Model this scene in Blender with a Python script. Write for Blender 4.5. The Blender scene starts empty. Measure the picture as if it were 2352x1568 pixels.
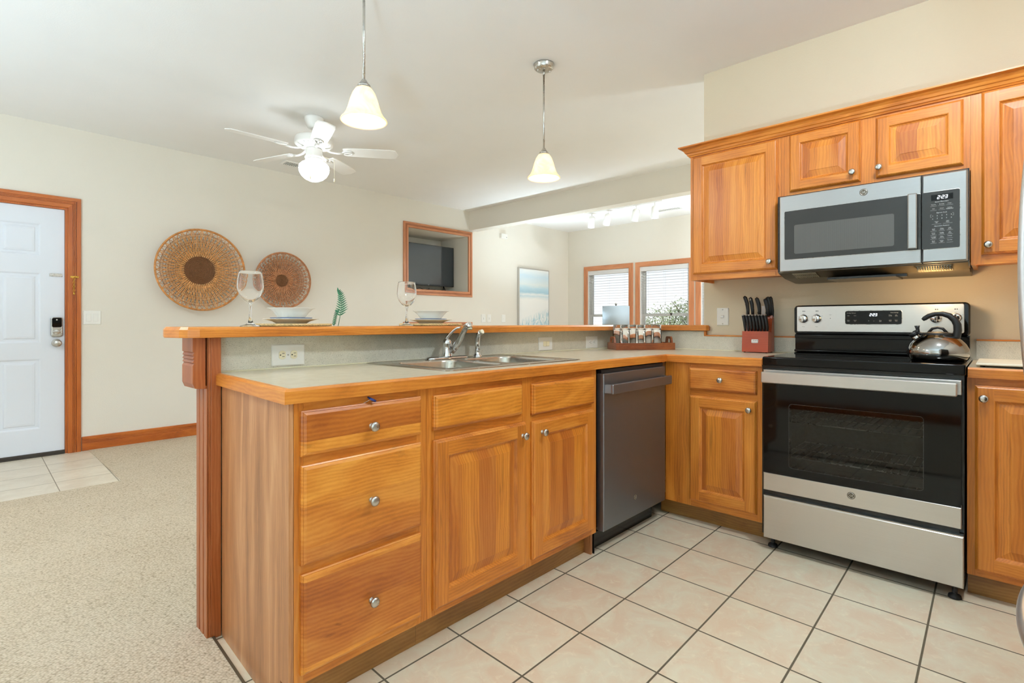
import bpy, bmesh, math, random
from mathutils import Vector, Matrix
random.seed(7)
C = bpy.context.scene.collection
PI = math.pi

# ------------------------------------------------------------------ camera, world, exposure
YAW = math.atan((2300 - 1176) / 1201.0)
cam_d = bpy.data.cameras.new('camera')
cam = bpy.data.objects.new('camera', cam_d)
C.objects.link(cam)
cam.location = (0, 0, 1.089)
cam.rotation_euler = (PI / 2, 0, YAW - PI / 2)
cam_d.sensor_width = 36.0
cam_d.lens = 1201.0 / 2352.0 * 36.0
cam_d.shift_y = -42.0 / 2352.0
cam_d.clip_start = 0.02
bpy.context.scene.camera = cam

sc = bpy.context.scene
sc.view_settings.view_transform = 'Standard'
sc.view_settings.look = 'None'
sc.view_settings.gamma = 1.0
sc.view_settings.exposure = 0.2
sc.cycles.max_bounces = 12
sc.cycles.diffuse_bounces = 6
sc.cycles.transparent_max_bounces = 24
sc.cycles.caustics_reflective = False
sc.cycles.caustics_refractive = False
sc.cycles.sample_clamp_indirect = 6.0

SKY = 1.15            # brightness of the sky seen through the windows
KITCHEN_LAMP = 165.0   # emission of the kitchen dome and one added fill dome
FILL_DOME = 620.0  # emission of the unseen dome added over the window room
FAN_LAMP = 10.0
FILL_UPLIGHT = 660.0  # emission of the unseen uplights added to brighten the ceiling
FILL_UPLIGHT_FAR = 430.0  # same for the added uplights in the window room
PENDANT_W = 2.2

w = bpy.data.worlds.new('sky')
sc.world = w
w.use_nodes = True
nt = w.node_tree
nt.nodes.clear()
wo = nt.nodes.new('ShaderNodeOutputWorld')
bg = nt.nodes.new('ShaderNodeBackground')
bg.inputs['Strength'].default_value = SKY
tc = nt.nodes.new('ShaderNodeTexCoord')
sep = nt.nodes.new('ShaderNodeSeparateXYZ')
rmp = nt.nodes.new('ShaderNodeValToRGB')
rmp.color_ramp.elements[0].position = 0.0
rmp.color_ramp.elements[0].color = (1.0, 1.0, 1.0, 1)
rmp.color_ramp.elements[1].position = 0.22
rmp.color_ramp.elements[1].color = (0.62, 0.78, 1.0, 1)
nz = nt.nodes.new('ShaderNodeTexNoise')
nz.inputs['Scale'].default_value = 5.0
nz.inputs['Detail'].default_value = 5.0
mx = nt.nodes.new('ShaderNodeMix')
mx.data_type = 'RGBA'
cr = nt.nodes.new('ShaderNodeValToRGB')
cr.color_ramp.elements[0].position = 0.45
cr.color_ramp.elements[1].position = 0.65
nt.links.new(tc.outputs['Generated'], sep.inputs[0])
nt.links.new(sep.outputs['Z'], rmp.inputs[0])
nt.links.new(tc.outputs['Generated'], nz.inputs['Vector'])
nt.links.new(nz.outputs['Fac'], cr.inputs[0])
nt.links.new(cr.outputs['Color'], mx.inputs['Factor'])
nt.links.new(rmp.outputs['Color'], mx.inputs['A'])
mx.inputs['B'].default_value = (0.95, 0.97, 1.0, 1)
nt.links.new(mx.outputs['Result'], bg.inputs['Color'])
nt.links.new(bg.outputs[0], wo.inputs[0])

sun_d = bpy.data.lights.new('sun', 'SUN')      # high sun behind the house, on the tree and the ground outside
sun_d.energy = 2.6; sun_d.angle = 0.02; sun_d.color = (1.0, 0.96, 0.90)
sun = bpy.data.objects.new('sun', sun_d); C.objects.link(sun)
sun.rotation_euler = Vector((0.42, 0.10, -0.9)).to_track_quat('-Z', 'Y').to_euler()

# ------------------------------------------------------------------ materials
def srgb(r, g, b):
    f = lambda c: (c / 255 / 12.92) if c / 255 <= 0.04045 else ((c / 255 + 0.055) / 1.055) ** 2.4
    return (f(r), f(g), f(b), 1.0)

class N:
    """small wrapper round a material's node tree"""
    def __init__(s, name):
        s.m = bpy.data.materials.new(name)
        s.m.use_nodes = True
        s.t = s.m.node_tree
        s.t.nodes.clear()
        s.out = s.t.nodes.new('ShaderNodeOutputMaterial')
    def n(s, typ, **kw):
        x = s.t.nodes.new('ShaderNode' + typ)
        for k, v in kw.items():
            setattr(x, k, v)
        return x
    def l(s, a, b):
        s.t.links.new(a, b)
    def val(s, sock, v):
        if hasattr(v, 'links') or hasattr(v, 'is_linked'):
            s.l(v, sock)
        else:
            sock.default_value = v
    def math(s, op, a, b=None, c=None):
        x = s.n('Math', operation=op)
        for i, v in enumerate((a, b, c)):
            if v is not None:
                s.val(x.inputs[i], v)
        return x.outputs[0]
    def mix(s, fac, a, b, mode='MIX'):
        x = s.n('Mix', data_type='RGBA', blend_type=mode)
        s.val(x.inputs[0], fac); s.val(x.inputs[6], a); s.val(x.inputs[7], b)
        return x.outputs[2]
    def ramp(s, fac, stops):
        x = s.n('ValToRGB')
        e = x.color_ramp.elements
        while len(e) < len(stops):
            e.new(0.5)
        for i, (p, c) in enumerate(stops):
            e[i].position = p
            e[i].color = c if len(c) == 4 else (*c, 1)
        s.l(fac, x.inputs[0])
        return x.outputs[0]
    def noise(s, vec, scale, detail=4, rough=0.55, dist=0.0):
        x = s.n('TexNoise')
        if vec is not None:
            s.l(vec, x.inputs['Vector'])
        x.inputs['Scale'].default_value = scale
        x.inputs['Detail'].default_value = detail
        x.inputs['Roughness'].default_value = rough
        x.inputs['Distortion'].default_value = dist
        return x.outputs['Fac']
    def coords(s, which='Object', rnd=True):
        t = s.n('TexCoord')
        o = t.outputs[which]
        if rnd:
            i = s.n('ObjectInfo')
            c = s.n('CombineXYZ')
            for k, mul in enumerate((17.3, 31.7, 23.9)):
                s.l(s.math('MULTIPLY', i.outputs['Random'], mul), c.inputs[k])
            v = s.n('VectorMath', operation='ADD')
            s.l(o, v.inputs[0]); s.l(c.outputs[0], v.inputs[1])
            o = v.outputs[0]
        return o
    def xyz(s, vec):
        x = s.n('SeparateXYZ'); s.l(vec, x.inputs[0]); return x.outputs
    def comb(s, x, y, z):
        c = s.n('CombineXYZ')
        for k, v in enumerate((x, y, z)):
            s.val(c.inputs[k], v)
        return c.outputs[0]
    def bump(s, h, strength, dist=0.002):
        b = s.n('Bump')
        b.inputs['Strength'].default_value = strength
        b.inputs['Distance'].default_value = dist
        s.l(h, b.inputs['Height'])
        return b.outputs[0]
    def pbsdf(s, col, rough=0.5, metal=0.0, normal=None, **kw):
        p = s.n('BsdfPrincipled')
        s.val(p.inputs['Base Color'], col)
        s.val(p.inputs['Roughness'], rough)
        s.val(p.inputs['Metallic'], metal)
        if normal is not None:
            s.l(normal, p.inputs['Normal'])
        for k, v in kw.items():
            s.val(p.inputs[k.replace('_', ' ')], v)
        s.l(p.outputs[0], s.out.inputs[0])
        return p

def plain(name, col, rough=0.5, metal=0.0, var=0.05, scale=8.0, bump=0.0, bscale=300.0, **kw):
    s = N(name)
    v = s.coords()
    f = s.noise(v, scale, 3)
    d = tuple(c * (1 - var) for c in col[:3]) + (1,)
    b = tuple(min(1, c * (1 + var)) for c in col[:3]) + (1,)
    c = s.ramp(f, [(0.3, d), (0.7, b)])
    nrm = s.bump(s.noise(v, bscale, 3), bump) if bump else None
    s.pbsdf(c, rough, metal, nrm, **kw)
    return s.m

def wood(name, light, mid, dark, axis='Z', board=0.0, rough=0.36, streak=0.5, contrast=1.0, tint=None):
    """honey coloured cabinet wood; axis is the way the grain runs"""
    s = N(name)
    v = s.coords()
    x, y, z = s.xyz(v)
    if axis == 'Z':
        A = z; B = s.math('ADD', x, y); D = s.math('SUBTRACT', x, y)
    elif axis == 'H':
        A = s.math('ADD', x, y); B = z; D = s.math('SUBTRACT', x, y)
    elif axis == 'X':
        A = x; B = s.math('ADD', y, z); D = s.math('SUBTRACT', y, z)
    else:
        A = y; B = s.math('ADD', x, z); D = s.math('SUBTRACT', x, z)
    wob = s.noise(s.comb(s.math('MULTIPLY', A, 1.6), s.math('MULTIPLY', B, 4.0), D), 1.0, 2)
    wob2 = s.noise(s.comb(s.math('MULTIPLY', A, 5.5), s.math('MULTIPLY', B, 14.0), D), 1.0, 3)
    B2 = s.math('ADD', B, s.math('ADD', s.math('MULTIPLY', wob, 0.06), s.math('MULTIPLY', wob2, 0.022)))
    rnd = None
    if board:
        bid = s.math('FLOOR', s.math('DIVIDE', B, board))
        wn = s.n('TexWhiteNoise', noise_dimensions='1D')
        s.l(bid, wn.inputs['W'])
        rnd = wn.outputs['Value']
        A = s.math('ADD', A, s.math('MULTIPLY', rnd, 19.0))
    n1 = s.noise(s.comb(s.math('MULTIPLY', A, 0.9), s.math('MULTIPLY', B2, 8.5), s.math('MULTIPLY', D, 2.0)), 1.0, 4, 0.5, 1.4)
    n2 = s.noise(s.comb(s.math('MULTIPLY', A, 13.0), s.math('MULTIPLY', B2, 210.0), s.math('MULTIPLY', D, 60.0)), 1.0, 4, 0.7, 0.8)
    n3 = s.noise(s.comb(s.math('MULTIPLY', A, 3.4), s.math('MULTIPLY', B2, 30.0), s.math('MULTIPLY', D, 12.0)), 1.0, 5, 0.65, 1.3)
    wv = s.n('TexWave', wave_type='RINGS', rings_direction='Z')
    s.l(s.comb(s.math('MULTIPLY', s.math('SUBTRACT', s.math('FRACT', s.math('MULTIPLY', A, 0.35)), 0.5), 1.0), s.math('MULTIPLY', s.math('SUBTRACT', B2, 0.03), 10.0), 0.0), wv.inputs['Vector'])
    wv.inputs['Scale'].default_value = 2.6
    wv.inputs['Distortion'].default_value = 7.0
    wv.inputs['Detail'].default_value = 2.0
    wv.inputs['Detail Scale'].default_value = 0.5
    f = s.math('ADD', s.math('MULTIPLY', n1, 0.63), s.math('ADD', s.math('MULTIPLY', n2, 0.14), s.math('ADD', s.math('MULTIPLY', n3, 0.15), s.math('MULTIPLY', wv.outputs['Fac'], 0.08))))
    lo, hi = 0.5 - 0.17 / contrast, 0.5 + 0.17 / contrast
    col = s.ramp(f, [(lo, light), (0.52, mid), (hi + 0.06, dark)])
    st = s.noise(s.comb(s.math('MULTIPLY', A, 2.2), s.math('MULTIPLY', B2, 26.0), s.math('MULTIPLY', D, 7.0)), 1.0, 4, 0.55, 0.6)
    stf = s.ramp(st, [(0.67, (0, 0, 0)), (0.78, (streak,) * 3)])
    col = s.mix(stf, col, tuple(c * 0.28 for c in dark[:3]) + (1,))
    if rnd is not None:
        hs = s.n('HueSaturation')
        s.l(s.math('ADD', 0.76, s.math('MULTIPLY', rnd, 0.42)), hs.inputs['Value'])
        s.l(s.math('ADD', 0.492, s.math('MULTIPLY', rnd, 0.014)), hs.inputs['Hue'])
        s.l(col, hs.inputs['Color'])
        col = hs.outputs[0]
    if tint:
        col = s.mix(s.ramp(n1, [(0.35, (0, 0, 0)), (0.7, (0.55,) * 3)]), col, tint)
    s.pbsdf(col, rough, 0, s.bump(n2, 0.06, 0.001), **{'Coat Weight': 0.15, 'Coat Roughness': 0.25})
    return s.m

def metal(name, col, rough, axis=None, aniso=0.0):
    s = N(name)
    v = s.coords()
    x, y, z = s.xyz(v)
    if axis == 'H':
        vec = s.comb(s.math('MULTIPLY', s.math('ADD', x, y), 2.0), s.math('MULTIPLY', z, 900.0), 0.0)
    elif axis == 'Z':
        vec = s.comb(s.math('MULTIPLY', s.math('ADD', x, y), 900.0), s.math('MULTIPLY', z, 2.0), 0.0)
    else:
        vec = v
    f = s.noise(vec, 1.0 if axis else 60.0, 3)
    r = s.math('ADD', rough - 0.04, s.math('MULTIPLY', f, 0.08))
    c = s.ramp(f, [(0.3, tuple(k * 0.93 for k in col[:3])), (0.7, col)])
    s.pbsdf(c, r, 1.0, s.bump(f, 0.02, 0.0005) if axis else None)
    return s.m

def glow(name, col, strength):
    s = N(name)
    e = s.n('Emission')
    f = s.noise(s.coords(), 6, 2)
    s.l(s.ramp(f, [(0.3, tuple(c * 0.97 for c in col[:3])), (0.7, col[:3])]), e.inputs[0])
    e.inputs[1].default_value = strength
    s.l(e.outputs[0], s.out.inputs[0])
    return s.m

def clear(name, tint=(1, 1, 1, 1), rough=0.0, ior=1.45):
    s = N(name)
    f = s.noise(s.coords(), 3, 1)
    r = s.math('ADD', rough, s.math('MULTIPLY', f, 0.005))
    s.pbsdf(tint, r, 0.0, None, **{'Transmission Weight': 1.0, 'IOR': ior})
    return s.m

def pane(name, tint, refl=1.0):
    """window pane: lets light straight through, with a Fresnel reflection"""
    s = N(name)
    t = s.n('BsdfTransparent'); t.inputs[0].default_value = tint
    g = s.n('BsdfGlossy')
    g.inputs['Roughness'].default_value = 0.02
    f = s.n('Fresnel'); f.inputs[0].default_value = 1.45
    nf = s.noise(s.coords(), 2, 1)
    m = s.n('MixShader')
    s.l(s.math('MULTIPLY', f.outputs[0], s.math('MULTIPLY', refl, s.math('ADD', 0.97, s.math('MULTIPLY', nf, 0.06)))), m.inputs[0])
    s.l(t.outputs[0], m.inputs[1]); s.l(g.outputs[0], m.inputs[2])
    s.l(m.outputs[0], s.out.inputs[0])
    return s.m

def paint(name, col, bump=0.12, rough=0.75):
    s = N(name)
    v = s.coords('Object', False)
    n1 = s.noise(v, 130, 4, 0.6)
    n2 = s.noise(v, 3, 2)
    c = s.ramp(n2, [(0.3, tuple(k * 0.985 for k in col[:3])), (0.7, col[:3])])
    s.pbsdf(c, rough, 0, s.bump(n1, bump, 0.004))
    return s.m

def tile(name, a, b, grout, ux, uy, vx, vy, ox, oy, gw):
    """square ceramic tiles on the grid origin o, steps u and v (metres)"""
    s = N(name)
    v = s.coords('Object', False)
    x, y, z = s.xyz(v)
    dx = s.math('SUBTRACT', x, ox); dy = s.math('SUBTRACT', y, oy)
    det = ux * vy - uy * vx
    i = s.math('ADD', s.math('MULTIPLY', dx, vy / det), s.math('MULTIPLY', dy, -vx / det))
    j = s.math('ADD', s.math('MULTIPLY', dx, -uy / det), s.math('MULTIPLY', dy, ux / det))
    fi = s.math('ABSOLUTE', s.math('SUBTRACT', s.math('FRACT', s.math('ADD', i, 0.5)), 0.5))
    fj = s.math('ABSOLUTE', s.math('SUBTRACT', s.math('FRACT', s.math('ADD', j, 0.5)), 0.5))
    dmin = s.math('MINIMUM', s.math('MULTIPLY', fi, math.hypot(ux, uy)), s.math('MULTIPLY', fj, math.hypot(vx, vy)))
    g = s.ramp(s.math('DIVIDE', dmin, gw), [(0.42, (1, 1, 1)), (0.62, (0, 0, 0))])
    wn = s.n('TexWhiteNoise', noise_dimensions='2D')
    s.l(s.comb(s.math('FLOOR', i), s.math('FLOOR', j), 0), wn.inputs['Vector'])
    ov = s.n('VectorMath', operation='MULTIPLY_ADD')
    s.l(wn.outputs['Color'], ov.inputs[0]); ov.inputs[1].default_value = (9, 9, 9); s.l(v, ov.inputs[2])
    n1 = s.noise(ov.outputs[0], 7.5, 6, 0.62, 0.8)
    n2 = s.noise(ov.outputs[0], 30, 4, 0.6, 1.0)
    col = s.ramp(n1, [(0.38, a), (0.5, tuple((p + q) / 2 for p, q in zip(a, b))), (0.62, b)])
    col = s.mix(s.ramp(n2, [(0.56, (0, 0, 0)), (0.72, (0.5,) * 3)]), col, tuple(min(1, k * 1.15) for k in a[:3]) + (1,))
    hs = s.n('HueSaturation')
    s.l(s.math('ADD', 0.95, s.math('MULTIPLY', wn.outputs['Value'], 0.09)), hs.inputs['Value'])
    s.l(col, hs.inputs['Color'])
    col = s.mix(g, hs.outputs[0], grout)
    h = s.math('SUBTRACT', s.math('MULTIPLY', n2, 0.12), g)
    s.pbsdf(col, s.mix(g, (0.36,) * 3 + (1,), (0.9,) * 3 + (1,)), 0, s.bump(h, 0.25, 0.003))
    return s.m

def speckle(name, base, pale, dark, rough=0.35, amount=1.0):
    s = N(name)
    v = s.coords('Object', False)
    n1 = s.noise(v, 300, 3, 0.6)
    n2 = s.noise(v, 300, 3, 0.6)
    n3 = s.noise(v, 22, 3, 0.6)
    c = s.ramp(n3, [(0.3, base), (0.7, tuple(k * 0.9 for k in base[:3]))])
    c = s.mix(s.ramp(n1, [(0.56, (0, 0, 0)), (0.66, (0.6 * amount,) * 3)]), c, pale)
    c = s.mix(s.ramp(n2, [(0.30, (0.9 * amount,) * 3), (0.41, (0, 0, 0))]), c, dark)
    s.pbsdf(c, rough)
    return s.m

M = {}
hl, hm, hd = srgb(225, 147, 60), srgb(204, 120, 40), srgb(156, 82, 24)
M['wood_v'] = wood('honey_wood_vertical', hl, hm, hd, 'Z')
M['wood_h'] = wood('honey_wood_horizontal', hl, hm, hd, 'H')
M['wood_panel'] = wood('honey_wood_boards', hl, hm, hd, 'Z', board=0.085, contrast=1.15)
M['wood_drawer'] = wood('honey_wood_drawer', hl, hm, hd, 'H', board=0.115, contrast=1.15)
M['wood_y'] = wood('honey_wood_edge', hl, hm, hd, 'H', streak=0.3)
M['wood_end'] = wood('streaky_laminate_wood', srgb(205, 150, 105), srgb(184, 124, 78), srgb(140, 88, 52), 'Z', streak=0.2, contrast=1.5)
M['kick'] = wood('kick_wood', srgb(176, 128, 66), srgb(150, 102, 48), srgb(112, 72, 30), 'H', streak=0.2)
M['pine_v'] = wood('red_pine_vertical', srgb(200, 112, 42), srgb(180, 92, 26), srgb(142, 65, 14), 'Z', streak=0.15)
M['pine_h'] = wood('red_pine_horizontal', srgb(200, 112, 42), srgb(180, 92, 26), srgb(142, 65, 14), 'H', streak=0.15, contrast=1.3)
M['post_wood'] = wood('reddish_post_wood', srgb(182, 108, 62), srgb(156, 80, 36), srgb(116, 52, 18), 'Z', streak=0.15)
M['casing_v'] = wood('window_casing_vertical', srgb(206, 142, 100), srgb(190, 122, 80), srgb(160, 94, 58), 'Z', streak=0.15)
M['casing_h'] = wood('window_casing_horizontal', srgb(206, 142, 100), srgb(190, 122, 80), srgb(160, 94, 58), 'H', streak=0.15)
M['wall'] = paint('wall_paint', srgb(228, 222, 210), 0.22)
M['wall_k'] = paint('kitchen_wall_paint', srgb(216, 202, 176), 0.22)
M['ceil'] = paint('ceiling_paint', srgb(241, 240, 238), 0.15)
M['beam'] = paint('beam_paint', srgb(226, 220, 208), 0.2)
M['door'] = paint('door_paint', srgb(226, 231, 240), 0.03, 0.4)
M['tile'] = tile('floor_tile', srgb(226, 217, 192), srgb(222, 200, 173), srgb(98, 88, 70), 0.30712, 0.0035, -0.00789, -0.30006, 0.9005, 1.3767, 0.0062)
M['tile2'] = tile('entry_tile', srgb(226, 214, 194), srgb(216, 202, 180), srgb(150, 138, 120), 0.31, 0.0, -0.005, -0.31, 0.80, 5.64, 0.005)
M['gran'] = speckle('stone_laminate', srgb(214, 207, 189), srgb(230, 225, 212), srgb(128, 120, 104))
M['counter'] = speckle('counter_laminate', srgb(206, 193, 168), srgb(215, 204, 183), srgb(170, 160, 138), 0.24, 0.5)
M['steel'] = metal('brushed_steel', srgb(210, 208, 204), 0.32, 'H')
M['steel_v'] = metal('brushed_steel_upright', srgb(144, 148, 155), 0.46, 'Z')
M['steel_mw'] = metal('brushed_steel_hood', srgb(172, 171, 169), 0.34, 'H')
M['nickel'] = metal('satin_nickel', srgb(202, 199, 193), 0.28)
M['chrome'] = metal('chrome', srgb(225, 225, 225), 0.06)
M['sinksteel'] = metal('sink_steel', srgb(190, 184, 172), 0.26)
M['polish'] = metal('polished_steel', srgb(170, 168, 164), 0.10)
M['brass'] = metal('brass', srgb(214, 170, 80), 0.25)
M['black'] = plain('black_enamel', srgb(16, 16, 17), 0.22)
M['blackglass'] = plain('black_glass', srgb(8, 8, 8), 0.05, var=0.02, Specular_IOR_Level=0.28)
M['blackmat'] = plain('black_plastic', srgb(24, 24, 25), 0.5, bump=0.05)
M['mwglass'] = plain('smoked_glass', srgb(44, 43, 41), 0.16, var=0.03)
M['bronze'] = plain('dark_grease_metal', srgb(92, 82, 64), 0.4, 0.3)
M['white'] = plain('white_plastic', srgb(236, 234, 228), 0.35, var=0.01)
M['ivory'] = plain('ivory_plastic', srgb(232, 222, 190), 0.35, var=0.01)
M['fanwhite'] = plain('white_enamel', srgb(240, 238, 234), 0.4, var=0.01)
M['china'] = plain('white_china', srgb(238, 236, 230), 0.15, var=0.01)
M['bluerim'] = plain('blue_glaze', srgb(52, 84, 140), 0.15)
M['ink'] = plain('dark_print', srgb(60, 58, 56), 0.6)
M['inkw'] = plain('white_print', srgb(226, 226, 222), 0.6, var=0.01)
M['digit'] = glow('lit_digit', (0.85, 0.93, 1.0, 1), 3.0)
M['glass'] = clear('clear_glass')
M['pane'] = pane('window_glass', (0.97, 0.98, 0.98, 1))
M['ovenpane'] = pane('oven_glass', (0.58, 0.58, 0.57, 1), 1.0)
M['liner'] = plain('oven_enamel', srgb(92, 88, 84), 0.5, scale=60, var=0.4)
M['redwood'] = wood('cherry_block', srgb(180, 78, 28), srgb(162, 60, 18), srgb(136, 46, 12), 'H', streak=0.0, contrast=0.6, rough=0.3)
M['traywood'] = wood('acacia', srgb(160, 92, 48), srgb(130, 64, 30), srgb(88, 40, 16), 'H', streak=0.5, contrast=1.4)
M['cane1'] = plain('cane', srgb(200, 136, 74), 0.55, scale=40, var=0.35)
M['cane2'] = plain('cane_dark', srgb(186, 126, 84), 0.55, scale=40, var=0.35)
M['cane_lt'] = plain('cane_pale', srgb(216, 158, 98), 0.5, scale=30, var=0.3)
M['cane_shade'] = plain('cane_gap_shade', srgb(122, 76, 42), 0.6, scale=30, var=0.3)  # ring strands coloured dark to paint the shade inside the dense weave
M['coil'] = plain('coiled_grass', srgb(118, 76, 42), 0.7, scale=220, var=0.4, bump=0.6, bscale=260)
M['straw'] = plain('braided_straw', srgb(214, 180, 128), 0.7, scale=90, var=0.3, bump=0.6, bscale=160)
M['leaf'] = plain('fern_green', srgb(34, 104, 66), 0.5, scale=30, var=0.4)
M['tree'] = plain('tree_leaf', srgb(150, 164, 118), 0.6, scale=3, var=0.4)
M['bark'] = plain('bark', srgb(100, 84, 68), 0.9, scale=20, var=0.3)
M['sand'] = plain('pale_ground', srgb(190, 186, 160), 0.9, scale=0.4, var=0.2)
M['blind'] = plain('white_blind', srgb(222, 222, 222), 0.5, var=0.01)
M['vinyl'] = plain('white_vinyl', srgb(238, 236, 232), 0.4, var=0.01)
M['tvscreen'] = plain('tv_screen', srgb(52, 57, 60), 0.12, var=0.03)
M['rubber'] = plain('dark_rubber', srgb(60, 52, 44), 0.6)
M['blue'] = plain('blue_plastic', srgb(28, 52, 120), 0.3)
M['shadecloth'] = plain('pale_lamp_cloth', srgb(176, 190, 200), 0.8, var=0.02, bump=0.2)
M['oldsteel'] = metal('fridge_steel', srgb(226, 229, 233), 0.38)
M['board'] = plain('cream_plastic', srgb(232, 226, 206), 0.35, var=0.02)
M['lamp_k'] = glow('ceiling_diffuser', (0.86, 0.95, 1.0, 1), KITCHEN_LAMP)
M['fill_dome'] = glow('fill_dome_diffuser', (0.82, 0.93, 1.0, 1), FILL_DOME)
M['globe'] = glow('fan_globe_glass', (0.88, 0.96, 1.0, 1), FAN_LAMP)
M['fill_up'] = glow('fill_glow', (0.52, 0.78, 1.0, 1), FILL_UPLIGHT)
M['fill_entry'] = glow('entry_fill_glow', (0.58, 0.81, 1.0, 1), FILL_UPLIGHT * 0.34)
M['fill_dim'] = glow('dim_fill_glow', (0.70, 0.88, 1.0, 1), FILL_UPLIGHT * 0.22)
M['fill_far'] = glow('far_fill_glow', (0.72, 0.89, 1.0, 1), FILL_UPLIGHT_FAR)
M['spot'] = glow('spot_lamp', (1.0, 0.95, 0.86, 1), 30.0)

def shade_glass():
    s = N('amber_alabaster_glass')
    v = s.coords()
    f = s.noise(v, 9, 5, 0.6, 1.5)
    c = s.ramp(f, [(0.35, srgb(252, 226, 184)), (0.62, srgb(254, 238, 210)), (0.72, srgb(240, 200, 146))])
    tr = s.n('BsdfTranslucent'); s.l(c, tr.inputs[0])
    df = s.n('BsdfPrincipled'); s.l(c, df.inputs['Base Color']); df.inputs['Roughness'].default_value = 0.25
    mx = s.n('MixShader'); mx.inputs[0].default_value = 0.55
    s.l(tr.outputs[0], mx.inputs[1]); s.l(df.outputs[0], mx.inputs[2])
    em = s.n('Emission'); s.l(c, em.inputs[0]); em.inputs[1].default_value = 0.30
    ad = s.n('AddShader'); s.l(mx.outputs[0], ad.inputs[0]); s.l(em.outputs[0], ad.inputs[1])
    s.l(ad.outputs[0], s.out.inputs[0])
    return s.m
M['shade'] = shade_glass()

def carpet():
    s = N('loop_carpet')
    v = s.coords('Object', False)
    x, y, z = s.xyz(v)
    # rows of loops, each row shifted, on a slant to the room
    r = s.math('MULTIPLY', s.math('ADD', s.math('MULTIPLY', x, 0.80), s.math('MULTIPLY', y, 0.60)), 140.0)
    q = s.math('MULTIPLY', s.math('SUBTRACT', s.math('MULTIPLY', y, 0.80), s.math('MULTIPLY', x, 0.60)), 90.0)
    vo = s.n('TexVoronoi', feature='F1'); s.l(s.comb(r, q, 0.0), vo.inputs['Vector']); vo.inputs['Scale'].default_value = 1.0
    vo.inputs['Randomness'].default_value = 0.62
    n1 = s.noise(v, 75, 3, 0.6)
    n2 = s.noise(v, 2.5, 3)
    f = s.math('ADD', s.math('MULTIPLY', vo.outputs['Distance'], 0.62), s.math('MULTIPLY', n1, 0.30))
    c = s.ramp(f, [(0.25, srgb(216, 200, 176)), (0.52, srgb(194, 175, 149)), (0.74, srgb(136, 118, 92))])
    c = s.mix(s.ramp(n2, [(0.35, (0, 0, 0)), (0.7, (0.22,) * 3)]), c, srgb(216, 202, 180))
    s.pbsdf(c, 0.95, 0, s.bump(s.math('SUBTRACT', 1.0, f), 0.6, 0.008))
    return s.m
M['carpet'] = carpet()

def seascape():
    s = N('beach_print')
    v = s.coords('Generated', False)
    x, y, z = s.xyz(v)
    n = s.noise(s.comb(s.math('MULTIPLY', x, 3.0), 0.0, s.math('MULTIPLY', z, 18.0)), 1.0, 5, 0.6, 0.5)
    n2 = s.noise(s.comb(s.math('MULTIPLY', x, 40.0), 0.0, s.math('MULTIPLY', z, 9.0)), 1.0, 4, 0.6, 1.5)
    zz = s.math('ADD', z, s.math('MULTIPLY', s.math('SUBTRACT', n, 0.5), 0.08))
    c = s.ramp(zz, [(0.30, srgb(238, 238, 234)), (0.50, srgb(240, 240, 236)), (0.56, srgb(206, 224, 230)), (0.585, srgb(236, 240, 240)),
                    (0.62, srgb(170, 206, 220)), (0.70, srgb(196, 222, 232)), (0.74, srgb(224, 232, 232)), (0.88, srgb(206, 226, 236)), (1.0, srgb(236, 238, 236))])
    hgt = s.math('ADD', 0.17, s.math('MULTIPLY', x, 0.22))
    gm = s.ramp(s.math('SUBTRACT', hgt, z), [(0.0, (0, 0, 0)), (0.12, (1, 1, 1))])
    gr = s.ramp(n2, [(0.47, (0, 0, 0)), (0.56, (0.85,) * 3)])
    c = s.mix(s.mix(1.0, gm, gr, 'MULTIPLY'), c, srgb(138, 188, 200))
    s.pbsdf(c, 0.6)
    return s.m
M['sea'] = seascape()

def mesh_dots(name, a, b, scale):
    s = N(name)
    vo = s.n('TexVoronoi', feature='F1'); s.l(s.coords('Object', False), vo.inputs['Vector'])
    vo.inputs['Scale'].default_value = scale; vo.inputs['Randomness'].default_value = 0.0
    c = s.ramp(vo.outputs['Distance'], [(0.3, a), (0.45, b)])
    s.pbsdf(c, 0.25)
    return s.m
M['mwwin'] = mesh_dots('perforated_window', srgb(52, 51, 49), srgb(92, 90, 86), 300)
M['grille'] = mesh_dots('filter_mesh', srgb(60, 54, 42), srgb(150, 142, 118), 110)

# ------------------------------------------------------------------ mesh helpers
def FX(x0):
    """map (across=Y, up=Z, out) onto a face that looks towards -X"""
    return lambda a, b, c: Vector((x0 - c, a, b))
def FY(y0):
    """map (across=X, up=Z, out) onto a face that looks towards -Y"""
    return lambda a, b, c: Vector((a, y0 - c, b))
def FZ(z0):
    """map (X, Y, up)"""
    return lambda a, b, c: Vector((a, b, z0 + c))

def rrect(a0, a1, b0, b1, r=0.0, seg=6):
    if r <= 1e-6:
        return [(a0, b0), (a1, b0), (a1, b1), (a0, b1)]
    pts = []
    for cx, cy, s in ((a1 - r, b0 + r, -90), (a1 - r, b1 - r, 0), (a0 + r, b1 - r, 90), (a0 + r, b0 + r, 180)):
        for k in range(seg + 1):
            t = math.radians(s + 90 * k / seg)
            pts.append((cx + r * math.cos(t), cy + r * math.sin(t)))
    return pts

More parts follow.
